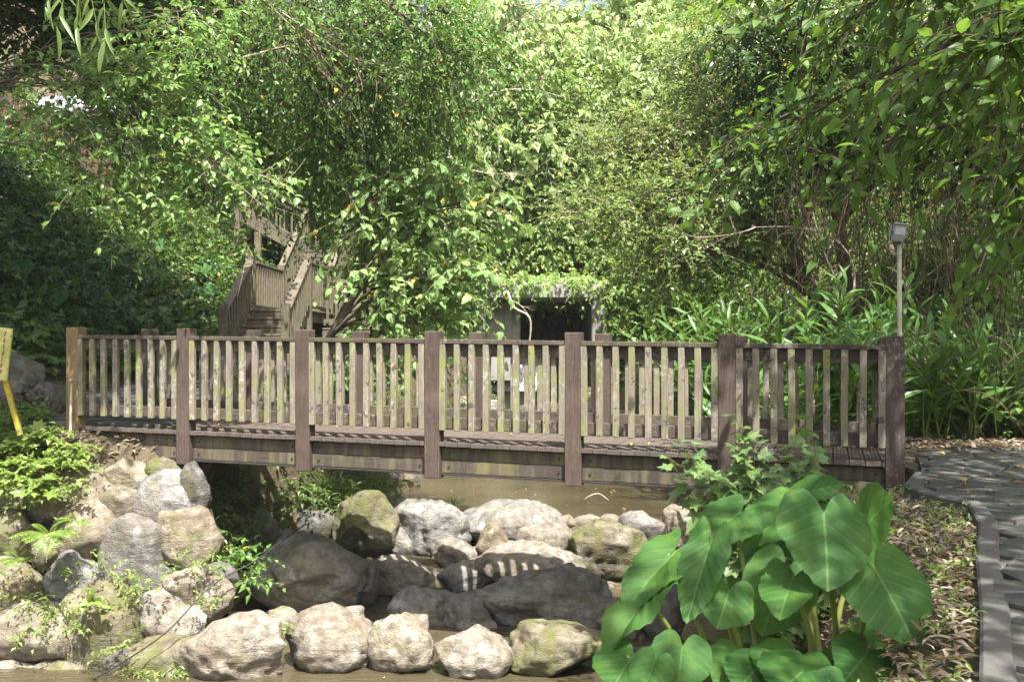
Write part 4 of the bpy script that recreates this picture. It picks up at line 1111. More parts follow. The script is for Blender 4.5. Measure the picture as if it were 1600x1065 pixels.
# right foreground: overhanging tree, its leaves large enough to pick apart
def overhang_tree():
    rng = RG(9)
    base = np.array(onground(6.3, 4.6)); root = empty('overhanging_tree', tuple(base))
    tag(root, 'broad-leaved tree reaching drooping branches over the path end of the bridge', 'tree')
    fork = np.array([5.0, 4.8, 5.0]); off = lambda v: np.asarray(v) - base
    trunk = Batch(); tb = Batch(); rest = Batch()
    path = curve_pts(base - np.array([0, 0, .3]), fork, (0.3, 0.1, 0), 9)
    v, f = tubes(off(path)[None], np.linspace(.20, .12, 9)[None], 8); trunk.add(v, f)
    near = []   # (base,dir,up,L,W)
    # sweeping branches: start (above/right of the frame) to tip, pixel + distance
    sweeps = [((1680, 60, 6.5), (1180, 250, 7.2)), ((1650, -60, 6.3), (1190, 40, 7.0)), ((1690, 120, 6.6), (1080, 300, 8.2)), ((1700, 130, 6.0), (1340, 290, 6.8)), ((1640, -120, 6.0), (1260, 120, 6.6)),
              ((1700, 40, 5.6), (1420, 150, 5.9)), ((1720, 120, 5.4), (1560, 330, 5.6)), ((1600, -160, 6.8), (1150, -10, 7.6)), ((1690, 0, 5.0), (1500, 90, 5.2)), ((1700, 230, 6.4), (1290, 270, 7.6)),
              ((1660, -80, 7.4), (1330, 180, 8.0)), ((1720, 60, 7.2), (1400, 260, 7.8)), ((1740, 250, 6.8), (1560, 430, 7.0)), ((1690, -40, 6.9), (1560, 170, 7.2)), ((1700, 100, 8), (1480, 210, 8.4)), ((1650, -150, 6.2), (1400, 30, 6.5))]
    sp = []
    for a, b in sweeps:
        A, Bp = P(*a), P(*b); s = curve_pts(fork, A, (0, 0, .3), 6)
        q = curve_pts(A, Bp, np.array([0, 0, .16]) * np.linalg.norm(Bp - A) + rng.normal(size=3) * .06, 10)
        full = np.vstack([s[:-1], q]); sp.append(q)
        v, f = tubes(off(full)[None], np.linspace(.045, .006, len(full))[None], 5); trunk.add(v, f)
        nt = 40
        u = rng.random(nt); k = np.clip((u * 9).astype(int), 0, 8); fr = (u * 9 - k)[:, None]
        o = q[k] * (1 - fr) + q[np.minimum(k + 1, 9)] * fr
        dirn = nrm((Bp - A)[None]) * .7 + rng.normal(size=(nt, 3)) * .45 + np.array([0, 0, -.15])
        Lt = .45 * (0.5 + rng.random(nt))
        per = 6; wob = rng.normal(size=(nt, 3)) * .15; dirn = nrm(dirn)
        tt = np.linspace(0, 1, 5)[None, :, None]
        br = o[:, None] + Lt[:, None, None] * (dirn[:, None] * tt + (wob + np.array([0, 0, -.35]))[:, None] * tt * tt)
        v, f = tubes(off(br), np.linspace(.006, .0025, 5)[None], 3); tb.add(v, f)
        for j in range(nt):
            for m in range(per):
                t = (m + .6) / per; kk = min(3, int(t * 4)); p = br[j, kk] + (br[j, kk + 1] - br[j, kk]) * (t * 4 - kk)
                sd = nrm(np.cross(dirn[j], [0, 0, 1.]) + 1e-6) * (1 if m % 2 else -1)
                ld = nrm(dirn[j] * .5 + sd * .75 + np.array([0, -.1, -.38]) + rng.normal(size=3) * .38)
                up = nrm(np.array([0, -.2, 1.]) + rng.normal(size=3) * .4)
                L = .105 * (.5 + .9 * rng.random())
                near.append((p, ld, up, L, L * .52))
    # crown above the frame that shades the path, the plants and the bridge end
    shade = [((3.6, 3.2, 6.6), (2.0, 2.3, .9), 300), ((4.6, 6.8, 6.6), (1.9, 2.0, .9), 430), ((6.2, 9.6, 6.6), (1.9, 2.0, 1.0), 330), ((2.6, .8, 6.2), (1.4, 1.4, .7), 150), ((6.6, 12.6, 7.6), (2.6, 2.2, 1.0), 720), ((8.8, 9.6, 7.4), (2.0, 2.2, 1.0), 560)]
    for c, rad, nt in shade:
        c = np.array(c) + np.array([-.05, .3, 0]); rad = np.array(rad)
        lim = curve_pts(fork, c, (0, 0, .5), 8)
        v, f = tubes(off(lim)[None], np.linspace(.09, .03, 8)[None], 6); trunk.add(v, f)
        e = nrm(rng.normal(size=(16, 3))) * rad * .9; tt = np.linspace(0, 1, 5)[None, :, None]
        v, f = tubes(off(lim[-1][None, None] + e[:, None] * tt), np.linspace(.022, .006, 5)[None], 4); tb.add(v, f)
        o = c + nrm(rng.normal(size=(nt, 3))) * (rng.random((nt, 1)) ** .4) * rad
        lv, lf, tv, tf = twig_leaves(off(o), rng.normal(size=(nt, 3)), .5, rng, 6, .3, .15, .10, T_OVATE, .4, .45)
        rest.add(lv, lf); tb.add(tv, tf)
    link('trunk', trunk.mesh('trunk', M['bark'], True), root)
    link('branches', tb.mesh('branches', M['twig_dark']), root)
    near.sort(key=lambda q: -q[3] / q[0][1])
    inview = [q for q in near if abs(q[0][0]) < q[0][1] * .52 and q[0][2] < EYE + q[0][1] * .35]
    ids = set(id(q) for q in inview[:290])
    far = [q for q in near if id(q) not in ids]
    lv, lf = leaves(off(np.array([q[0] for q in far])), np.array([q[1] for q in far]), np.array([q[2] for q in far]), np.array([q[3] for q in far]), np.array([q[4] for q in far]), T_BIG)
    rest.add(lv, lf)
    o = link('crown', rest.mesh('crown', M['lf_over']), root); o['kind'] = 'stuff'
    V0, F0 = T_BIG
    vars_ = []
    for k in range(5):
        V = V0 * np.array([1, .46 + .04 * k, 1]); V[:, 2] += .05 * np.sin(V0[:, 0] * 5 + k) * (1 + V0[:, 1])
        vars_.append(mesh_np('leaf', V, F0, M['lf_over'], True))
    for k, (p, d, up, L, W) in enumerate(inview[:290]):
        d = nrm(d); s = nrm(np.cross(d, up)); n = np.cross(s, d)
        o = link('leaf', vars_[k % 5], root)
        m = Matrix(np.stack([d, s, n], 1).tolist()).to_4x4() @ Matrix.Scale(L, 4)
        m.translation = Vector(off(p)); o.matrix_local = m
overhang_tree()

# ------------------------------------------------------------------ undergrowth that nobody could count
def cover(name, label, n, xr, yr, rng, mat='lf_cover', ll=0.09, lw=0.05, per=8, hgt=0.22, T=T_TINY, keep=None, hmin=None, tl=0.28):
    x = rng.uniform(*xr, n); y = rng.uniform(*yr, n)
    if keep is not None:
        m = keep(x, y); x, y = x[m], y[m]
    z = H(x, y)
    o = np.stack([x, y, z + hgt * rng.random(len(x)) ** 2], -1)
    e = 0.15
    gx = (H(x + e, y) - H(x - e, y)) / (2 * e); gy = (H(x, y + e) - H(x, y - e)) / (2 * e)
    n_ = nrm(np.stack([-gx, -gy, np.ones_like(gx)], -1))
    d = n_ * 0.7 + np.array([0, 0, .35]) + rng.normal(size=(len(x), 3)) * .55
    lv, lf, tv, tf = twig_leaves(o, d, tl * (.5 + rng.random(len(x))), rng, per, .35, ll, lw, T, .3, .45, seg=3, trad=.003)
    ob = link(name, mesh_np(name, lv, lf, M[mat])); tag(ob, label, kind='stuff')
    return ob
def nostairs(x, y): return ~((x > -5.75) & (x < -3.4) & (y > 11) & (y < 27.5)) & ~((x > -7) & (x < -3.4) & (y < 19.5)) 
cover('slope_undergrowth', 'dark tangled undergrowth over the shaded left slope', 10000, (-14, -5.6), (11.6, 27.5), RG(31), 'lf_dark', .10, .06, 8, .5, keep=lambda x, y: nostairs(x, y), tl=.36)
cover('slope_undergrowth', 'broader green leaves mixed through the shaded left slope', 4200, (-14, -5.6), (11.6, 27.5), RG(38), 'lf_cover', .17, .10, 7, .5, T=T_OVATE, keep=lambda x, y: nostairs(x, y), tl=.42)
cover('hillside_undergrowth', 'sunlit leafy undergrowth over the bank behind the culvert', 19000, (-5.5, 10), (23.6, 38), RG(32), 'lf_shrub', .14, .085, 8, .6, keep=lambda x, y: ~((x > -5.8) & (x < -3.4) & (y < 28)) & ~((x > -1.2) & (x < 2.55) & (y < 28)), tl=.5)
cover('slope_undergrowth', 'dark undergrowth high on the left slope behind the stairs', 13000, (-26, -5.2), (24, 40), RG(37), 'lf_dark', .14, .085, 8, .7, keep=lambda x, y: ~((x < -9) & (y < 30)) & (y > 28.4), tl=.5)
cover('bank_undergrowth', 'shaded leafy undergrowth over the right slope', 15000, (3.4, 13), (10.6, 26), RG(33), 'lf_cover', .10, .055, 8, .5, keep=lambda x, y: x > _I(y, [10.6, 14, 20, 24], [6.2, 4.8, 3.6, 2.6]), tl=.36)
cover('streambank_weeds', 'low green weeds on the bank behind the bridge', 5200, (-3.9, 5.2), (11.6, 24), RG(34), 'lf_grass', .10, .04, 6, .15, keep=lambda x, y: (H(x, y) > -1.2) & ((x < -2.2) | (x > 2.9) | (y > 20)) & ~((x > -6) & (x < -3.5) & (y < 19.5)), tl=.25)
cover('roof_ivy', 'ivy and creepers hanging over the culvert roof and the cliff beside it', 2600, (-2.4, 6.0), (22.8, 24.3), RG(35), 'lf_cover', .12, .08, 8, 1.6, keep=lambda x, y: (x > 2.3) | (x < -1.0), tl=.4)

cover('bank_weeds', 'weeds over the soil left of the boulder wall top', 1500, (-11, -5.6), (10.9, 12.6), RG(39), 'lf_grass', .09, .05, 7, .12, tl=.25)
cover('bank_weeds', 'low weeds on the steep right bank below the bridge', 1500, (0.2, 4.2), (4.6, 16), RG(40), 'lf_cover', .07, .035, 7, .06, keep=lambda x, y: (H(x, y) < -.35) & (H(x, y) > -1.95) & (zbed(y) < H(x, y)), tl=.2)

def ivy_band():
    """creepers spilling over the culvert lintel and growing on its roof"""
    rng = RG(36)
    x = np.concatenate([rng.uniform(-1.3, 2.8, 900), rng.uniform(2.2, 5.5, 900), rng.uniform(-3.4, -0.9, 500), rng.uniform(-1.6, 3.0, 1500)])
    n = len(x); last = np.arange(n) >= 2300
    y = np.where(np.arange(n) < 900, rng.uniform(23.75, 28, n), rng.uniform(23.3, 24.4, n))
    z = np.where(np.arange(n) < 900, 2.46 + .1 * rng.random(n), np.where(x > 2, rng.uniform(-.2, 4.0, n), rng.uniform(1.6, 4.0, n)))
    y = np.where(last, rng.uniform(27.0, 27.6, n), y); z = np.where(last, rng.uniform(2.3, 8.5, n), z)
    o = np.stack([x, y, z], -1)
    d = rng.normal(size=(n, 3)) * .5 + np.array([0, -.7, .25])
    lv, lf, tv, tf = twig_leaves(o, d, .55, rng, 9, .6, .13, .08, T_OVATE, .5, .4, seg=4, trad=.005)
    tag(link('roof_creepers', mesh_np('roof_creepers', lv, lf, M['lf_shrub'])), 'leafy creepers growing on the culvert roof and the cliff face', kind='stuff')
ivy_band()
# ------------------------------------------------------------------ elephant ear plants
def heart_mesh(seed, fold=0.10, curl=0.18, wav=0.03, wid=1.0):
    rng = np.random.default_rng(seed)
    ths = np.radians([0, 8, 20, 40, 60, 85, 110, 135, 152, 165, 174, 180])
    rs = np.array([1.0, .90, .80, .70, .63, .585, .575, .60, .585, .46, .24, .10])
    n = 72; th = np.linspace(-math.pi, math.pi, n, endpoint=False)
    r0 = np.interp(np.abs(th), ths, rs); 
    r0 = (np.roll(r0, 1) + 2 * r0 + np.roll(r0, -1)) / 4
    r0 = r0 * (1 + 0.012 * np.sin(th * 13 + seed) + 0.015 * rng.normal(size=n) * 0.4)
    m = 12; rr = np.linspace(0, 1, m + 1)[1:]
    a = np.concatenate([[0], (rr[:, None] * r0 * np.cos(th)).ravel()])
    b = np.concatenate([[0], (rr[:, None] * r0 * np.sin(th)).ravel()])
    rad = np.concatenate([[0], np.repeat(rr, n)]); tt = np.concatenate([[0], np.tile(th, m)])
    s = a - np.abs(b) * 0.75
    z = fold * np.abs(b) * 1.3 - curl * (a - 0.1) ** 2 * np.sign(a - 0.1) * 0.9 - 0.30 * b * b \
        + 0.017 * np.cos(2 * math.pi * s * 4.6) * np.clip(np.abs(b) * 8, 0, 1) + wav * np.sin(tt * 5 + seed * 1.7) * rad ** 2
    V = np.stack([a, b * wid, z], -1)
    F = [(0, 1 + k, 1 + (k + 1) % n) for k in range(n)]
    for q in range(m - 1):
        for k in range(n):
            k2 = (k + 1) % n; A = 1 + q * n
            F += [(A + k, A + n + k, A + n + k2), (A + k, A + n + k2, A + k2)]
    return mesh_np('leaf', V, F, M['taro'], True, np.stack([a, b], -1))

def taro_leaf(root, off, A, tip, normal, wid_ratio, seed, fold=.10, curl=.18, wav=.03):
    d = tip - A; L = float(np.linalg.norm(d)); d = d / L
    n = np.array(normal, float); n = n - d * (n @ d); n = n / np.linalg.norm(n); s = np.cross(n, d)
    o = link('leaf', heart_mesh(seed, fold, curl, wav, wid_ratio), root)
    m = Matrix(np.stack([d, s, n], 1).tolist()).to_4x4() @ Matrix.Scale(L, 4)
    m.translation = Vector(A - off); o.matrix_local = m

def taro_plant(label, base, items, seed):
    base = np.array(base, float); rng = np.random.default_rng(seed)
    root = empty('elephant_ear_plant', tuple(base)); tag(root, label, 'plant', 'elephant ear plants on the stream bank')
    for k, it in enumerate(items):
        (ax, ay, aY), (tx, ty, tY), nr, wr = it[:4]
        kw = it[4] if len(it) > 4 else {}
        A = P(ax, ay, aY); tip = P(tx, ty, tY)
        taro_leaf(root, base, A, tip, nr, wr, seed * 31 + k, **kw)
        b0 = base + np.array([rng.uniform(-.07, .07), rng.uniform(-.06, .06), -.05])
        mid = b0 * .45 + A * .55 + np.array([(A[0] - b0[0]) * -.12, .03, .10])
        n = np.array(nr, float); n = n / np.linalg.norm(n)
        path = smooth_path([b0, mid, A - n * .06, A - n * .014], 14) - base
        tube_obj('stem', path, np.linspace(.017, .006, 14), M['petiole'], root, 8)

F_ = (0, -1, .35)
taro_plant('tall elephant ear plant with broad heart leaves beside the path kerb', (1.44, 4.55, gz(1.44, 4.55)), [
    ((1288, 818, 4.35), (1297, 922, 4.10), (0.05, -1, .55), 1.02, dict(curl=.10)),
    ((1377, 905, 4.25), (1436, 1012, 4.05), (0.25, -1, .50), 1.12, dict(curl=.12)),
    ((1350, 826, 4.75), (1385, 776, 4.95), (.1, .9, .35), 1.25, dict(fold=.02)),
    ((1245, 800, 4.9), (1165, 835, 4.7), (-.1, -.55, 1), .95, dict(wav=.05)),
    ((1262, 770, 5.0), (1315, 752, 4.9), (0, -.75, 1), 1.05, dict(fold=.2)),
    ((1222, 905, 4.6), (1190, 992, 4.45), (-.3, -1, .2), 1.0),
    ((1236, 912, 4.3), (1216, 960, 4.1), (-.45, -.8, .5), .9, dict(fold=.2)),
    ((1350, 1025, 4.2), (1320, 1062, 4.05), (.1, -.8, .8), 1.1),
    ((1240, 1030, 4.15), (1208, 1058, 3.95), (-.1, -.6, 1), 1.2),
    ((1250, 1052, 3.95), (1215, 1080, 3.75), (0, -.7, .9), 1.1),
    ((1350, 985, 4.7), (1385, 1010, 4.7), (.2, -.5, 1), 1.0),
    ((1210, 845, 5.0), (1150, 880, 4.9), (-.3, -.35, 1), .9, dict(wav=.06)),
    ((1320, 1090, 3.9), (1300, 1150, 3.7), (0, -.9, .6), 1.0),
    ((1300, 1040, 4.5), (1275, 1075, 4.4), (-.1, -.7, .9), 1.0, dict(wav=.05)),
    ((1395, 1050, 4.4), (1425, 1080, 4.3), (.2, -.6, 1), 1.0)], 5)
taro_plant('elephant ear plant leaning over the stream boulders with hanging leaves', (1.16, 4.45, gz(1.16, 4.45)), [
    ((1104, 868, 4.4), (1070, 974, 4.25), (-.5, -1, .2), .55, dict(fold=.22, wav=.05)),
    ((1044, 874, 4.5), (970, 946, 4.3), (-.6, -.8, .6), .66, dict(fold=.2, wav=.05)),
    ((1010, 938, 4.35), (934, 1026, 4.15), (-.7, -.7, .6), .55, dict(fold=.25, wav=.06)),
    ((1137, 928, 4.35), (1122, 980, 4.2), (-.05, -1, .35), 1.2),
    ((1150, 805, 4.75), (1100, 842, 4.6), (-.2, -.7, .9), 1.0),
    ((1065, 1020, 4.1), (1058, 1085, 3.95), (-.1, -1, .4), 1.1),
    ((1150, 1035, 4.2), (1125, 1075, 4.05), (-.2, -.9, .4), 1.1, dict(fold=.2)),
    ((1180, 1045, 4.1), (1152, 1075, 3.95), (0, -.7, .8), 1.1),
    ((985, 1030, 4.1), (955, 1070, 3.9), (-.3, -.8, .6), 1.1),
    ((1020, 1040, 4.0), (1000, 1090, 3.9), (-.2, -.9, .5), 1.0),
    ((1095, 1045, 4.3), (1075, 1085, 4.2), (-.2, -.8, .6), .9)], 6)

# ------------------------------------------------------------------ small plants as individual things
def leafy_plant(name, label, cat, group, base, dirs, L, rng, per, ll, lw, T, mat, droop=.2, hang=.2, stem='stem_green', trad=.005, jit=.3):
    base = np.array(base, float); root = empty(name, tuple(base)); tag(root, label, cat, group)
    n = len(dirs)
    o = np.zeros((n, 3)) + rng.normal(size=(n, 3)) * np.array([.03, .03, 0])
    lv, lf, tv, tf = twig_leaves(o, np.array(dirs, float), np.array(L, float) * np.ones(n), rng, per, droop, ll, lw, T, hang, jit, trad=trad)
    link('stems', mesh_np('stems', tv, tf, M[stem], True), root)
    link('foliage', mesh_np('foliage', lv, lf, M[mat]), root)
    return root

def lobed_sapling():
    rng = RG(51); base = np.array([1.85, 6.7, gz(1.85, 6.7)])
    root = empty('lobed_leaf_sapling', tuple(base)); tag(root, 'young sapling with lobed leaves standing before the bridge girder', 'sapling')
    tips = [(1150, 650, 6.5), (1262, 660, 6.7), (1068, 700, 6.4), (1120, 740, 6.4), (1230, 705, 6.6), (1270, 745, 6.6), (1175, 745, 6.4), (1130, 800, 6.3), (1210, 790, 6.4), (1080, 690, 6.6), (1180, 690, 6.5), (1275, 700, 6.5), (1095, 770, 6.5), (1160, 820, 6.3), (1240, 830, 6.5), (1110, 835, 6.4), (1045, 715, 6.5), (1160, 668, 6.5), (1210, 740, 6.5), (1150, 700, 6.5), (1245, 690, 6.7), (1290, 780, 6.5)]
    st = Batch(); lb = Batch(); items = []
    for k, t in enumerate(tips):
        T_ = P(*t); path = smooth_path([base + rng.normal(size=3) * .03 - [0, 0, .05], lerp(base, T_, .5) + rng.normal(size=3) * .06 + np.array([0, 0, .05]), T_], 10)
        v, f = tubes((path - base)[None], np.linspace(.007, .002, 10)[None], 4); st.add(v, f)
        n = 34
        for j in range(n):
            u = .30 + .70 * j / (n - 1); i = min(8, int(u * 9)); p = path[i] + (path[i + 1] - path[i]) * (u * 9 - i)
            an = j * 2.4; d = np.array([math.cos(an), math.sin(an) * .8 - .2, .05 + .5 * (j == n - 1)]) + rng.normal(size=3) * .2
            d = nrm(d); q = p + d * .035
            L = .15 * (.55 + .6 * rng.random()) * (1.0 if u < .9 else .7)
            items.append((L, q - base, nrm(d + np.array([0, 0, -.25])), nrm(np.array([0, -.35, 1.]) + rng.normal(size=3) * .3)))
            v, f = tubes(np.array([[p, (p + q) / 2, q]]) - base, np.full((1, 3), .0016), 3); st.add(v, f)
    link('stems', st.mesh('stems', M['stem_green'], True), root)
    items.sort(key=lambda i: -i[0])
    V0, F0 = T_LOBE; mats = [leaf_mat('leaf_sapling', (.12, .21, .07), (.20, .29, .10), .36, (.28, .42, .08))]
    me = [mesh_np('leaf', V0 * np.array([1, .95 - .06 * k, 1 + .5 * k]), F0, mats[0]) for k in range(4)]
    for k, (L, p, d, up) in enumerate(items):
        if k < 300:
            s = nrm(np.cross(d, up)); n = np.cross(s, d); o = link('leaf', me[k % 4], root)
            m = Matrix(np.stack([d, s, n], 1).tolist()).to_4x4() @ Matrix.Scale(L, 4); m.translation = Vector(p); o.matrix_local = m
        else:
            lb.add(*leaves(p[None], d[None], up[None], [L], [L * .9], T_LOBE))
    o = link('foliage', lb.mesh('foliage', mats[0]), root); o['kind'] = 'stuff'
lobed_sapling()

def fern(label, base, n, L, rng, group='ferns', mat='lf_fern', elev=.7, face=None):
    base = np.array(base, float); root = empty('fern', tuple(base)); tag(root, label, 'fern', group)
    for k in range(n):
        an = 2 * math.pi * (k + rng.random() * .6) / n
        d = np.array([math.cos(an), math.sin(an), elev * (.6 + .7 * rng.random())])
        if face is not None: d = d * .8 + np.array(face) * .8
        d = nrm(d); l = L * (.7 + .5 * rng.random())
        t = np.linspace(0, 1, 16); pts = d[None] * (t * l)[:, None] + np.array([0, 0, -1.])[None] * (t ** 2.1 * l * .55)[:, None]
        tg = nrm(np.gradient(pts, axis=0)); sd = nrm(np.cross(tg, [0, 0, 1.])); up = np.cross(sd, tg)
        b = Batch()
        v, f = tubes(pts[None], np.linspace(.003, .001, 16)[None], 3)
        b.add(v, np.concatenate([f[:, [0, 1, 2]], f[:, [0, 2, 3]]]))
        m = 20; u = np.linspace(.12, .99, m); P_ = np.stack([np.interp(u, t, pts[:, q]) for q in range(3)], -1)
        TG = np.stack([np.interp(u, t, tg[:, q]) for q in range(3)], -1); SD = np.stack([np.interp(u, t, sd[:, q]) for q in range(3)], -1); UP = np.stack([np.interp(u, t, up[:, q]) for q in range(3)], -1)
        w = l * .30 * np.sin(np.clip(u * 1.05 + .12, 0, 1) ** .8 * math.pi) ** .8 + .004
        for s in (-1, 1):
            lv, lf = leaves(P_, SD * s + TG * .35 + np.array([0, 0, -.12]), UP + rng.normal(size=(m, 3)) * .12, w, np.full(m, l * .048), T_OVATE)
            b.add(lv, lf)
        link('frond', b.mesh('frond', M[mat]), root)

rg = RG(61)
for k, (px, py, Y, n, L, lab) in enumerate([(78, 838, 10.5, 11, .52, 'large pale sunlit fern growing out of the boulder wall'), (30, 875, 10.5, 6, .32, 'small pale fern low on the boulder wall below the large one'), (120, 815, 10.6, 5, .28, 'little fern tucked beside the large fern on the wall')]):
    b = P(px, py, Y); fern(lab, b, n, L, rg, 'ferns on the wall', face=(.1, -1, .1))
for k in range(64):
    b = hit(rg.uniform(0, 335), rg.uniform(300, 600))
    lab = 'green fern arching out of the slope beside the wooden stairs' if (b[0] > -6.9 and b[1] > 16) else ('green fern on the slope just behind the stone monument' if b[1] < 15 else 'green fern on the dark middle of the left slope')
    fern(lab, b, 7, rg.uniform(.45, .85), rg, 'ferns on the shaded slope', 'lf_cover', face=(.35, -.6, .1))

# big-leaved plants on the shaded slope
for k, (px, py, L) in enumerate([(135, 395, .34), (155, 420, .36), (125, 440, .32), (195, 440, .3), (60, 480, .28), (322, 465, .3), (22, 545, .26), (250, 450, .28), (95, 375, .3), (30, 440, .3), (210, 390, .3), (310, 430, .26)]):
    rng = RG(70 + k); b = hit(px, py + 18)
    root = empty('broad_leaf_plant', tuple(b)); tag(root, 'wild taro with a few broad drooping leaves on the dark slope', 'plant', 'wild taro on the slope')
    for j in range(3):
        A = b + rng.normal(size=3) * np.array([.22, .10, .06]) + np.array([.05, -.25, .38])
        tip = A + nrm(np.array([rng.normal() * .4, -.55, -.55])) * L
        taro_leaf(root, b, A, tip, (rng.normal() * .3, -.8, 1), 1.05, 900 + k * 7 + j)
        tube_obj('stem', smooth_path([b, (b + A) / 2 + [0, 0, .06], A], 8) - b, np.linspace(.010, .004, 8), M['petiole'], root, 6)

# ginger stand behind the right end of the bridge: leaves are single pieces
_gl = []
for k in range(6):
    V0, F0 = T_LANCE
    V = V0 * np.array([1, .15 + .02 * (k % 3), 1]); V[:, 2] += .04 * np.sin(V0[:, 0] * 4 + k)
    _gl.append(mesh_np('leaf', V, F0, M['lf_ginger'], True))
def ginger(x, y, hgt, rng, z=None):
    b = np.array([x, y, gz(x, y) if z is None else z]); root = empty('ginger_plant', tuple(b))
    px = 800 + 1600 * x / y
    lab = 'ginger plant with long lance-shaped leaves beside the path beyond the end post' if px > 1410 else ('tall ginger plant rising above the railing before the dark slope' if hgt > 1.7 else 'ginger plant with lance-shaped leaves seen through the bridge railing')
    tag(root, lab, 'plant', 'ginger plants behind the bridge')
    lean = np.array([rng.normal() * .28 - .1, -.25 + rng.normal() * .18, 1.0]); lean = nrm(lean)
    t = np.linspace(0, 1, 10); pts = lean[None] * (t * hgt)[:, None] + np.array([lean[0], lean[1], -.15])[None] * (t ** 2 * hgt * .35)[:, None]
    tube_obj('stem', pts, np.linspace(.012, .004, 10), M['stem_green'], root, 5)
    n = int(8 + hgt * 4); az = rng.random() * math.pi
    for j in range(n):
        u = .22 + .78 * j / (n - 1); p = np.array([np.interp(u, t, pts[:, q]) for q in range(3)])
        s = 1 if j % 2 else -1
        a = az + rng.normal() * .25
        d = np.array([math.cos(a) * s, math.sin(a) * s, .55 + .5 * u]) + rng.normal(size=3) * .15
        if j == n - 1: d = np.array([0, 0, 1.]) + rng.normal(size=3) * .2
        d = nrm(d); up = nrm(lean * 1.0 - d * .2 + rng.normal(size=3) * .15); sd = nrm(np.cross(d, up)); nn = np.cross(sd, d)
        L = .42 * (.7 + .5 * rng.random()) * (.75 + .4 * math.sin(u * math.pi))
        o = link('leaf', _gl[(j * 5 + int(x * 10)) % 6], root)
        m = Matrix(np.stack([d, sd, nn], 1).tolist()).to_4x4() @ Matrix.Scale(L, 4); m.translation = Vector(p); o.matrix_local = m
rg = RG(81)
for k in range(126):
    px = rg.uniform(1035, 1600); Y = rg.uniform(10.9, 15.5)
    if k < 34: px = rg.uniform(1120, 1600); Y = rg.uniform(10.9, 12.4)
    x = (px - 800) / 1600 * Y
    if x > 4.0 and Y < 11.6: Y = 11.6 + rg.random() * .6
    if x < 2.9: x = 2.9 + rg.random() * .8
    if k >= 92: px = rg.uniform(1020, 1190); Y = rg.uniform(15.4, 18.6); x = max((px - 800) / 1600 * Y, _I(Y, [15, 20], [2.6, 1.9]) + 1.0)
    ginger(x, Y, rg.uniform(1.0, 1.5) + (.7 if Y > 12.3 else 0), rg)
# ------------------------------------------------------------------ grasses, weeds, litter
def grass_tuft(label, base, n, L, rng, group, mat='lf_grass', wid=.012, spread=.7, name='grass_tuft'):
    base = np.array(base, float)
    d = nrm(rng.normal(size=(n, 3)) * np.array([spread, spread, .2]) + np.array([0, 0, 1.0]))
    o = rng.normal(size=(n, 3)) * np.array([.04, .04, 0])
    l = L * (.5 + .7 * rng.random(n))
    V = []; F = []; K = 6; t = np.linspace(0, 1, K)
    side = nrm(np.cross(d, rng.normal(size=(n, 3))))
    c = o[:, None] + d[:, None] * (t[None, :, None] * l[:, None, None]) + np.stack([d[:, 0], d[:, 1], -.9 * np.ones(n)], -1)[:, None] * (t ** 2.2)[None, :, None] * l[:, None, None] * .45
    w = wid * (1 - t ** 1.5)[None, :, None] * .5
    A = c - side[:, None] * w; B = c + side[:, None] * w
    V = np.stack([A, B], 2).reshape(-1, 3)
    i = (np.arange(n)[:, None] * K + np.arange(K - 1)[None]) * 2
    F = np.stack([i, i + 1, i + 3, i + 2], -1).reshape(-1, 4)
    ob = link(name, mesh_np(name, V, F, M[mat], True), None, tuple(base)); tag(ob, label, 'grass', group)
    return ob
rg = RG(91)
def Pg(px, py, Y): return P(px, py, Y)
grass_tuft('thin pale grass tuft standing in the upper pool', P(708, 800, 14.9), 40, .45, rg, 'grass tufts', wid=.010, spread=.35)
for k, (px, py, Y) in enumerate([(540, 790, 14.6), (560, 775, 15.0), (585, 785, 14.9), (520, 800, 14.4), (500, 770, 14.6), (600, 765, 15.4)]):
    leafy_plant('bank_plant', 'bushy narrow-leaved plant on the left bank under the bridge', 'plant', 'narrow-leaved plants under the bridge', P(px, py, Y), RG(100 + k).normal(size=(16, 3)) * [.6, .5, .2] + [0, -.2, .8], .5, RG(100 + k), 9, .14, .022, T_OVATE, 'lf_grass', .3)
for k, (px, py, Y) in enumerate([(360, 885, 11.3), (385, 875, 11.5), (340, 900, 11.2), (370, 905, 11.3)]):
    leafy_plant('wall_shrub', 'small leafy shrub sprouting where the boulder wall meets the dark boulder', 'plant', 'shrubs at the wall corner', P(px, py, Y), RG(110 + k).normal(size=(10, 3)) * [.7, .5, .3] + [.2, -.4, .5], .42, RG(110 + k), 8, .085, .045, T_OVATE, 'lf_small', .35)
for k, (px, py, Y) in enumerate([(345, 790, 12.2), (370, 770, 12.6), (335, 830, 12.0), (460, 780, 14.0), (380, 820, 12.3), (470, 760, 14.4), (440, 790, 13.6)]):
    leafy_plant('wall_shrub', 'shaded leafy weed growing in the recess under the bridge', 'plant', 'weeds in the recess under the bridge', P(px, py, Y), RG(120 + k).normal(size=(14, 3)) * [.7, .5, .5] + [.1, -.5, .3], .5, RG(120 + k), 9, .08, .04, T_OVATE, 'lf_cover', .4)
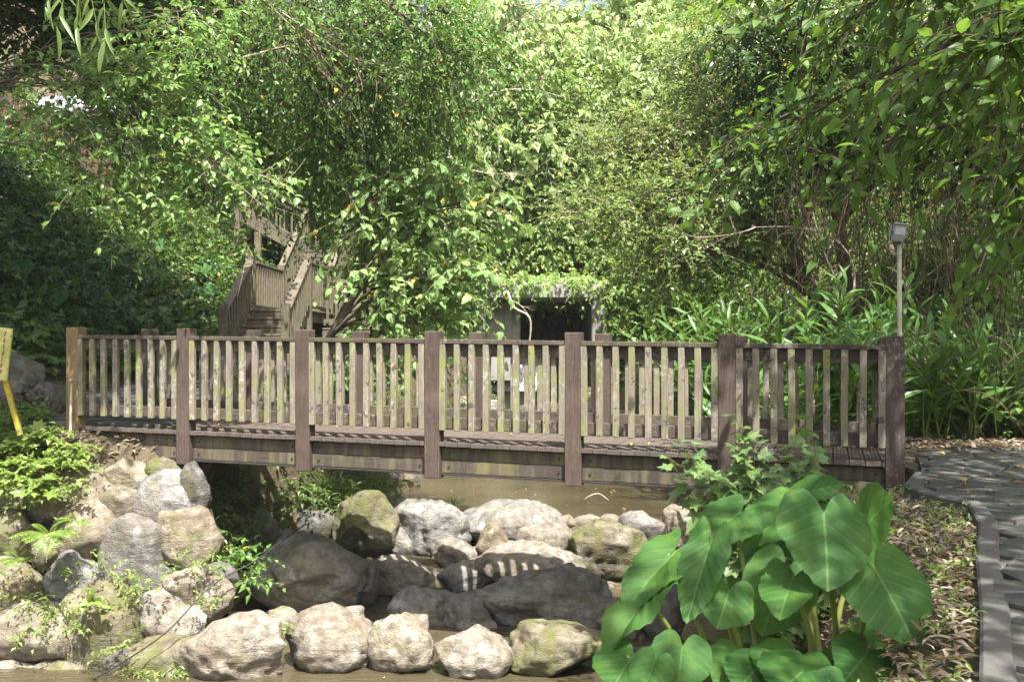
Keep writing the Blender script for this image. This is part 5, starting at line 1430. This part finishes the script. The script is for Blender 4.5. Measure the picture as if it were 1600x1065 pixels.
# weeds between the wall stones
rg = RG(131)
spots = [(20, 935), (60, 940), (95, 960), (40, 985), (150, 935), (170, 945), (235, 920), (225, 905), (290, 885), (310, 880), (70, 960), (120, 985), (190, 1010), (205, 1050), (260, 1050), (275, 1048), (60, 790), (100, 775), (30, 770), (125, 760), (440, 985), (450, 1000), (330, 940), (85, 890), (160, 890), (15, 905)]
for k, (px, py) in enumerate(spots):
    Y = 10.25 + (1050 - py) / 325 * 1.05 - .12
    leafy_plant('wall_weed', 'small bright weed rooted in a joint of the boulder wall', 'plant', 'weeds in the boulder wall', P(px, py, Y), RG(140 + k).normal(size=(9, 3)) * [.7, .4, .4] + [0, -.5, .5], .20 + .14 * rg.random(), RG(140 + k), 7, .05, .022, T_OVATE, 'lf_fern', .4, trad=.003)
leafy_plant('wall_weed', 'single bright broad-leaved seedling on the wall', 'plant', None, P(150, 945, 10.25), [(-.4, -.4, .5), (.4, -.5, .4), (0, -.6, .7), (.2, -.3, .9)], .16, RG(171), 3, .12, .07, T_BIG, 'lf_fern', .3)
# bed of broad-leaved weeds at the left bridge end
rg = RG(181)
for k in range(26):
    px = rg.uniform(-40, 135); py = rg.uniform(672, 770)
    Y = 11.6 - (py - 670) / 100 * .75
    big = k % 5 == 0
    leafy_plant('bank_weed', 'leafy weed with pale lobed leaves on the soil by the left bridge post', 'plant', 'weeds by the left bridge post', P(px, py, Y), RG(190 + k).normal(size=(7, 3)) * [.7, .5, .3] + [0, -.3, .5], .19, RG(190 + k), 6, .13 if big else .075, .12 if big else .05, T_LOBE if big else T_OVATE, 'lf_fern', .3, trad=.003)

def litter(name, label, n, fn, rng, mat, ll, lw, T=T_BLADE, kind='stuff'):
    o, up = fn(n, rng)
    a = rng.random(len(o)) * 2 * math.pi
    d = np.stack([np.cos(a), np.sin(a), rng.normal(size=len(o)) * .16], -1)
    sc = .6 + .8 * rng.random(len(o))
    lv, lf = leaves(o, d, nrm(up + rng.normal(size=(len(o), 3)) * .22), ll * sc, lw * sc, T)
    tag(link(name, mesh_np(name, lv, lf, M[mat])), label, kind=kind)
def _bank(n, rng):
    y = rng.uniform(3.0, 9.0, n * 2); ke = np.interp(y, [p[1] for p in KERB], [p[0] for p in KERB])
    x = ke - .08 - rng.random(n * 2) ** 1.2 * 1.9
    m = np.ones_like(x, bool); x, y = x[m][:n], y[m][:n]
    return np.stack([x, y, H(x, y) + .012 + .03 * rng.random(n)], -1), np.tile([0, 0, 1.], (n, 1))
litter('dry_leaf_litter', 'carpet of dry bamboo leaves on the bank beside the kerb', 6800, _bank, RG(201), 'litter', .075, .014)
litter('dry_leaf_litter', 'broad dead brown leaves on the bank beside the kerb', 600, _bank, RG(202), 'litter', .075, .04, T_OVATE)
def _back(n, rng):
    x = rng.uniform(3.4, 6.5, n); y = rng.uniform(10.2, 11.7, n)
    return np.stack([x, y, np.maximum(H(x, y), np.where(y < 10.8, .0, -9)) + .015 + .03 * rng.random(n)], -1), np.tile([0, 0, 1.], (n, 1))
litter('dry_leaf_litter', 'dead leaves on the ground beyond the path', 700, _back, RG(203), 'litter', .10, .028)
def _pathl(n, rng):
    y = rng.uniform(3.4, 10.6, n); ke = np.interp(y, [p[1] for p in KERB], [p[0] for p in KERB])
    x = ke + .15 + rng.random(n) * 1.9
    return np.stack([x, y, .012 + 0 * x], -1), np.tile([0, 0, 1.], (n, 1))
litter('fallen_leaves', 'yellow and brown leaves scattered on the slate path', 90, _pathl, RG(204), 'fallen', .075, .042, T_OVATE)
def _deck(n, rng):
    lx = BLEN * rng.random(n) ** 1.7; ly = rng.uniform(.15, BW - .1, n); c, s = math.cos(BANG), math.sin(BANG)
    return np.stack([BL[0] + lx * c - ly * s, BL[1] + lx * s + ly * c, BZ - SLOPE * lx + .012], -1), np.tile([0, 0, 1.], (n, 1))
litter('fallen_leaves', 'small yellow leaves scattered on the bridge deck', 110, _deck, RG(205), 'fallen', .055, .03, T_OVATE)
def _float(n, rng):
    y = np.concatenate([rng.uniform(14.9, 18, n // 2), rng.uniform(9.9, 12.5, n - n // 2)]); x = rng.uniform(-1.6, 2.2, n)
    return np.stack([x, y, zwater(y) + .012], -1), np.tile([0, 0, 1.], (n, 1))
litter('fallen_leaves', 'yellow leaves floating on the stream', 60, _float, RG(213), 'fallen', .06, .034, T_OVATE)
def _slopel(n, rng):
    x = rng.uniform(-5.4, -3.2, n); y = rng.uniform(11.0, 11.75, n)
    return np.stack([x, y, H(x, y) + .02], -1), np.tile([0, -.3, 1.], (n, 1))
litter('dry_leaf_litter', 'dry twigs and leaves on the soil below the left bridge post', 900, _slopel, RG(206), 'litter', .08, .02)
def _bldr(n, rng):
    p = np.array([P(px, py, 11.9) for px, py in zip(rng.uniform(400, 545, n), rng.uniform(862, 920, n))])
    return p, np.tile([0, -.6, .8], (n, 1))
def _greens(n, rng):
    o, u = _bank(n, rng); return o, u
_o, _ = _bank(800, RG(207))
_lv, _lf, _tv, _tf = twig_leaves(_o, RG(208).normal(size=(800, 3)) * .5 + [0, 0, .8], .09, RG(209), 6, .2, .035, .014, T_OVATE, .1, .4, seg=3, trad=.0015)
tag(link('bank_sprouts', mesh_np('bank_sprouts', _lv, _lf, M['lf_fern'])), 'tiny green sprouts among the dry leaves beside the kerb', kind='stuff')

# hanging roots and dead vines in the dark right slope
def hanging(name, label, n, pxr, pyr, Yr, L, rng, mat, rad=.006):
    px = rng.uniform(*pxr, n); Y = rng.uniform(*Yr, n); py = rng.uniform(*pyr, n)
    o = np.stack([(px - 800) / 1600 * Y, Y, EYE - (py - HOR) / 1600 * Y], -1)
    K = 9; t = np.linspace(0, 1, K); l = L * (.5 + .8 * rng.random(n))
    w1 = rng.normal(size=(n, 3)) * np.array([.22, .18, .05]); w2 = rng.normal(size=(n, 3)) * .06; ph = rng.random((n, 1)) * 6
    path = o[:, None] + np.array([0, 0, -1.])[None, None] * (t[None, :, None] * l[:, None, None]) + w1[:, None] * (t ** 2)[None, :, None] * l[:, None, None] + w2[:, None] * np.sin(t * 7 + ph)[..., None]
    v, f = tubes(path, rad * (.5 + rng.random((n, 1))) * np.ones((1, K)), 3)
    tag(link(name, mesh_np(name, v, f, M[mat], True)), label, kind='stuff')
hanging('hanging_roots', 'tangle of brown hanging roots and dead vines on the shaded right slope', 210, (1220, 1480), (230, 360), (14.2, 15.8), 1.5, RG(211), 'vine_root')
hanging('hanging_roots', 'dry straw-coloured vines hanging at the right beside the reeds', 90, (1460, 1620), (180, 420), (11.2, 13.5), 1.5, RG(212), 'vine_root', .005)
rg = RG(221)
for k in range(30):
    px = rg.uniform(1470, 1640); Y = rg.uniform(11.9, 13.5); x = (px - 800) / 1600 * Y
    grass_tuft('tall dark reed clump with arching blades at the slope foot', (x, Y, gz(x, Y)), 30, 2.0 + .8 * rg.random(), rg, 'reed clumps', 'reed', .028, .5, 'reed_clump')

# fine bare twigs in front of the left and centre foliage
def bare(name, label, starts, L, rng, mat, n=14, rad=.006):
    b = Batch()
    for (a, e) in starts:
        A, E = P(*a), P(*e); q = curve_pts(A, E, rng.normal(size=3) * .12 * np.linalg.norm(E - A), 12)
        v, f = tubes(q[None], np.linspace(rad * 2.2, rad * .6, 12)[None], 5); b.add(v, f)
        k = rng.integers(2, 11, n); o = q[k]; d = nrm((E - A)[None]) * .7 + rng.normal(size=(n, 3)) * .5
        t = np.linspace(0, 1, 6)[None, :, None]; l = L * (.4 + rng.random((n, 1, 1)))
        p = o[:, None] + nrm(d)[:, None] * t * l + rng.normal(size=(n, 3))[:, None] * .25 * t * t * l
        v, f = tubes(p, np.linspace(rad * .7, rad * .25, 6)[None], 3); b.add(v, f)
    tag(link(name, b.mesh(name, M[mat], True)), label, 'branch')
bare('bare_branch', 'bare pale twigs crossing in front of the stairs', [((270, 225, 10.9), (395, 400, 11.2)), ((285, 240, 10.9), (440, 290, 11.2)), ((300, 250, 10.9), (420, 330, 11.1))], .45, RG(231), 'twig_dry', 12, .005)
bare('bare_branch', 'tangle of grey bare branches high over the stairs', [((400, -10, 12.6), (520, 110, 12.9)), ((440, 20, 12.7), (610, 130, 12.9)), ((380, 90, 12.8), (520, 60, 12.8)), ((470, 0, 12.6), (560, 190, 13))], .8, RG(232), 'twig_dry', 22, .007)
bare('bare_branch', 'grey crooked branches among the pale leaves above the culvert', [((640, 60, 27), (900, 20, 27)), ((660, 100, 27), (830, 190, 27)), ((760, 60, 27.2), (860, 0, 27.2)), ((700, 200, 27), (900, 160, 27)), ((700, 240, 26.5), (830, 270, 26.5))], 1.2, RG(233), 'bark_pale', 14, .016)
bare('bare_branch', 'crooked pale branch hanging across the culvert mouth', [((690, 330, 14.6), (768, 455, 14.3)), ((795, 470, 22.8), (828, 495, 22.7))], .3, RG(234), 'bark_pale', 7, .008)
tube = [P(793, 455, 22.9), P(803, 480, 22.7), P(826, 494, 22.6), P(829, 520, 22.6), P(822, 560, 22.6), P(815, 596, 22.6)]
tag(tube_obj('dead_branch', smooth_path(tube, 20), np.linspace(.035, .012, 20), M['bark_pale'], None, 6), 'pale dead branch dangling over the culvert opening', 'branch')
bare('bare_branch', 'arching brown limb low on the shaded right slope', [((1330, 475, 14.1), (1180, 355, 14.6)), ((1330, 475, 14.1), (1270, 330, 14.4)), ((1180, 355, 14.6), (1085, 372, 14.9))], .6, RG(235), 'twig', 10, .008)

# bamboo sprig at the top left
def bamboo():
    rng = RG(241); o = P(120, -40, 7.2); root = empty('bamboo_sprig', tuple(o)); tag(root, 'hanging bamboo sprig with long narrow leaves at the top of the slope', 'bamboo')
    V0, F0 = T_LANCE; me = [mesh_np('leaf', V0 * np.array([1, .13 + .02 * k, .8]), F0, M['lf_bamboo'], True) for k in range(3)]
    for s, e in [((120, -60), (88, 40)), ((125, -60), (120, 60)), ((130, -60), (158, 75)), ((150, -60), (200, 10)), ((110, -60), (70, 10)), ((160, -50), (165, 60))]:
        A, E = P(*s, 7.2), P(*e, 7.1 + rng.random() * .3); q = curve_pts(A, E, (0, 0, .02), 8)
        tube_obj('stem', q - o, np.linspace(.005, .002, 8), M['stem_green'], root, 4)
        for k in range(5):
            p = q[3 + k]; d = nrm(np.array([rng.normal() * .38, rng.normal() * .4, -.9])); up = nrm(np.array([0, -1., .35]) + rng.normal(size=3) * .5); sd = nrm(np.cross(d, up)); nn = np.cross(sd, d)
            L = .17 + .09 * rng.random(); ob = link('leaf', me[k % 3], root)
            m = Matrix(np.stack([d, sd, nn], 1).tolist()).to_4x4() @ Matrix.Scale(L, 4); m.translation = Vector(p - o); ob.matrix_local = m
bamboo()

# ------------------------------------------------------------------ lamp, sign, monument, pipe, cable, stick
M['lamp_grey'] = plain('lamp_grey', (0.28, 0.29, 0.30), .5, .4, .15, 20, .05)
M['lamp_glass'] = plain('lamp_glass', (0.50, 0.53, 0.55), .15, .6, .12, 30, 0)
M['pole'] = plain('galvanised_pole', (0.45, 0.41, 0.32), .6, .4, .2, 15, .1)
M['sensor'] = plain('sensor_plastic', (0.55, 0.47, 0.42), .5, .4, .1, 20, 0)
def lamp():
    b = P(1406, 780, 9.75); b = np.array([b[0], 9.75, gz(b[0], 9.75)]); root = empty('floodlight_pole', tuple(b)); tag(root, 'small grey floodlight on a thin pale pole behind the right end post', 'lamp')
    top = P(1405, 395, 9.75) - b
    tube_obj('pole', [(0, 0, -.1), (0, 0, top[2] * .5), (top[0], 0, top[2] + .08)], .021, M['pole'], root, 10)
    c = P(1401, 363, 9.72) - b
    # head: tapered housing with a visor edge and a glass face tilted down to the left
    w, h, dp = .070, .078, .055
    V = [(-w, -dp, -h * .55), (w, -dp, -h * .55), (w, -dp, h), (-w, -dp, h), (-w * .7, dp, -h * .4), (w * .7, dp, -h * .4), (w * .7, dp, h * .7), (-w * .7, dp, h * .7), (-w * .72, -dp * .8, -h * 1.02), (w * .72, -dp * .8, -h * 1.02), (w * .6, dp * .8, -h * 1.0), (-w * .6, dp * .8, -h * 1.0)]
    F = [(0, 1, 2, 3), (7, 6, 5, 4), (3, 2, 6, 7), (1, 5, 6, 2), (0, 3, 7, 4), (0, 8, 9, 1), (1, 9, 10, 5), (5, 10, 11, 4), (4, 11, 8, 0), (8, 11, 10, 9)]
    head = link('lamp_head', mesh_py('head', V, F, M['lamp_grey']), root, tuple(c), (R(8), R(4), R(10)))
    g = link('glass', box_mesh(.105, .008, .088, M['lamp_glass'], .004), head, (0, -dp - .003, .022))
    link('visor', box_mesh(.150, .050, .008, M['lamp_grey'], .003), head, (0, -dp - .004, h + .005), (R(6), 0, 0))
    s = P(1394, 389, 9.70) - b
    tube_obj('sensor', [s + [-.012, 0, .045], s + [-.006, 0, .02], s + [.004, 0, -.02], s + [.010, 0, -.05]], [.012, .021, .021, .013], M['sensor'], root, 10)
    tube_obj('bracket', [s + [.012, 0, -.055], s + [.06, 0, -.052]], .010, M['lamp_grey'], root, 8)
    tube_obj('cable', smooth_path([c + [.05, .03, -.07], c + [.075, .02, -.12], c + [.04, .02, -.2], top + [0, .03, -.02]], 12), .005, M['pole'], root, 6)
lamp()

M['sign_face'] = None
def sign():
    t = NT('sign_paint'); v = t.coord('Object', (1, 1, 1), rnd=False)
    n = t.noise(v, 6, 6, .65); n2 = t.noise(v, 18, 5, .7)
    c = t.mix(t.ramp(n, [(.35, 0.), (.65, 1.)]), (.55, .50, .22), (.30, .34, .08))
    c = t.mix(t.ramp(n2, [(.58, 0.), (.68, .7)]), c, (.10, .13, .03))
    mf = t.col(c, .7, .3)
    t = NT('yellow_paint'); v = t.coord('Object', (1, 1, 1), rnd=False)
    c = t.mix(t.ramp(t.noise(v, 5, 5, .65), [(.42, 0.), (.6, 1.)]), (.48, .36, .03), (.30, .27, .06))
    c = t.mix(t.ramp(t.noise(v, 13, 6, .7), [(.54, 0.), (.64, .8)]), c, (.09, .10, .035))
    my = t.col(c, .75, .2)
    mr = plain('red_print', (.22, .045, .035), .8, .2, .4, 60, 0)
    b = P(30, 672, 11.25); root = empty('warning_sign', (b[0], b[1], gz(b[0], b[1]))); off = np.array(root.location)
    tag(root, 'leaning mossy yellow sign board on a slanted yellow post', 'sign')
    a, e = P(32, 680, 11.25), P(-8, 535, 11.2)
    beam('post', Vector(a - off), Vector(e - off), .075, .05, my, root)
    board = link('board', box_mesh(.62, .03, .57, mf, .006), root, tuple(P(-26, 549, 11.14) - off), (0, R(7), R(-6)))
    # faded column of red characters along the edge, too worn to read
    rng = random.Random(3)
    for k in range(7):
        z = .22 - k * .068
        for q in range(4):
            o = link('red_stroke', box_mesh(rng.uniform(.012, .030), .003, rng.uniform(.004, .009), mr, 0, 'r%d' % ((k * 4 + q) % 9)), board, (.235 + rng.uniform(-.006, .008), -.0172, z + (q - 1.5) * .013), (0, rng.choice((0, 0, 1.57, .5)), 0))
sign()

def monument():
    b = np.array([-6.55, 13.1, gz(-6.55, 13.1)]); root = empty('stone_monument', tuple(b)); tag(root, 'dark stone monument with a slanted slab on a pebble-clad base', 'monument')
    v, F = rock_shape(.86, .62, .50, 33, 4, 5, .05); v[:, 2] = np.maximum(v[:, 2], -.35)
    link('base', mesh_np('base', v * np.array([1, 1, .8]), F, M['rock_dark'], True), root, (0, 0, .22))
    sl, F2 = rock_shape(.78, .50, .13, 35, 4, 8, .06)
    link('slab', mesh_np('slab', sl, F2, M['rock_dark'], True), root, (-.05, -.16, .58), (R(38), R(6), 0))
    rng = RG(301); bt = Batch(); V0, F0 = _ico(1)
    for k in range(520):
        a = rng.uniform(-2.7, .5); zz = rng.uniform(0.0, .40); sc = .034 * (.7 + .6 * rng.random()); r_ = 1.0 - .30 * (zz / .45) ** 1.6
        p = np.array([.88 * r_ * math.cos(a), .64 * r_ * math.sin(a), zz])
        bt.add(V0 * np.array([1.1, 1.1, .95]) * sc + p, F0)
    o = link('pebbles', bt.mesh('pebbles', M['rock_dark'], True), root); o['kind'] = 'stuff'
monument()

pp = [P(110, 690, 11.72), P(111, 620, 11.72), P(112, 600, 11.72), P(113, 596, 11.70), P(111, 593, 11.66), P(108.5, 595, 11.66)]
tag(tube_obj('hooked_pipe', smooth_path(pp, 20), .016, M['pole'], None, 8), 'thin pale hooked pipe standing against the left bridge post', 'pipe')
M['cable'] = plain('black_cable', (.03, .03, .032), .5, .4, .2, 20, 0)
cb = [P(120, 1075, 9.95), P(190, 1035, 10.0), P(262, 985, 10.1), P(330, 915, 10.45), P(400, 875, 10.9), P(440, 845, 11.5), P(478, 818, 12.2)]
tag(tube_obj('black_hose', smooth_path(cb, 40), .008, M['cable'], None, 6), 'black hose running diagonally down across the boulder wall', 'hose')
st = [P(913, 780, 15.6), P(922, 774, 15.6), P(936, 771, 15.6), P(951, 781, 15.6)]
tag(tube_obj('bent_stick', smooth_path(st, 16), .010, M['bark_pale'], None, 5), 'thin bent stick poking out of the upper pool', 'stick')

# house and fence high on the left
M['roof_white'] = plain('white_sheet_roof', (.50, .52, .55), .45, .4, .08, 4, .05)
M['fence'] = wood('fence_wood', 2, (.075, .042, .030), (.17, .105, .075))
M['house_wall'] = plain('pale_house_wall', (.55, .53, .50), .8, .2, .1, 4, .1)
def house():
    z = 5.2; root = empty('house', (-12.2, 27.5, z)); tag(root, 'small pale house with a white sheet roof glimpsed through leaves', 'house')
    link('wall', box_mesh(3.6, 2.6, 2.2, M['house_wall'], .01), root, (0, 0, .6))
    link('roof', mesh_py('roof', [(-2.3, -1.9, 1.75), (2.2, -1.9, 1.75), (2.2, 1.6, 2.9), (-2.3, 1.6, 2.9), (-2.3, -1.9, 1.68), (2.2, -1.9, 1.68), (2.2, 1.6, 2.83), (-2.3, 1.6, 2.83)],
        [(0, 1, 2, 3), (7, 6, 5, 4), (0, 4, 5, 1), (1, 5, 6, 2), (2, 6, 7, 3), (3, 7, 4, 0)], M['roof_white']), root)
    for k in range(16): link('roof_rib', box_mesh(.04, 3.66, .03, M['roof_white'], .004), root, (-2.2 + k * .29, -.15, 2.345), (math.atan2(1.15, 3.5), 0, 0))
    w = link('window', box_mesh(.9, .06, .9, M['steel'], .01), root, (.6, -1.32, .7)); link('pane', box_mesh(.76, .02, .76, M['lamp_glass'], 0), w, (0, -.035, 0))
    fr = empty('wooden_fence', (-12.0, 24.6, z)); tag(fr, 'reddish brown plank fence at the top of the shaded slope', 'fence')
    rng = random.Random(8)
    for k in range(30):
        h = 1.25 + rng.uniform(-.05, .05); x = -2.3 + k * .16
        link('plank', box_mesh(.125, .025, 1.25, M['fence'], .004), fr, (x, rng.uniform(-.01, .01), gz(-12 + x, 24.6) - z + .55 + rng.uniform(-.03, .03)), (0, rng.uniform(-.02, .02), 0))
    for k in range(4): link('post', box_mesh(.11, .11, 1.6, M['fence'], .006), fr, (-2.2 + k * 1.5, .10, gz(-14.2 + k * 1.5, 24.6) - z + .55))
house()

# ------------------------------------------------------------------ humid air
def haze():
    m = bpy.data.materials.new('haze'); m.use_nodes = True; t = m.node_tree
    t.nodes.remove(t.nodes['Principled BSDF'])
    pv = t.nodes.new('ShaderNodeVolumePrincipled')
    pv.inputs['Color'].default_value = (0.93, 0.97, 0.95, 1)
    pv.inputs['Density'].default_value = 0.0004
    pv.inputs['Anisotropy'].default_value = 0.0
    t.links.new(pv.outputs[0], t.nodes['Material Output'].inputs['Volume'])
    x, y0, y1, z0, z1 = 63.0, -32.0, 93.0, -4.2, 27.5
    V = [(-x, y0, z0), (x, y0, z0), (x, y1, z0), (-x, y1, z0), (-x, y0, z1), (x, y0, z1), (x, y1, z1), (-x, y1, z1)]
    F = [(3, 2, 1, 0), (4, 5, 6, 7), (0, 1, 5, 4), (1, 2, 6, 5), (2, 3, 7, 6), (3, 0, 4, 7)]
    tag(link('haze', mesh_py('haze', V, F, m)), 'thin humid haze in the sunlit ravine air', kind='stuff')
haze()
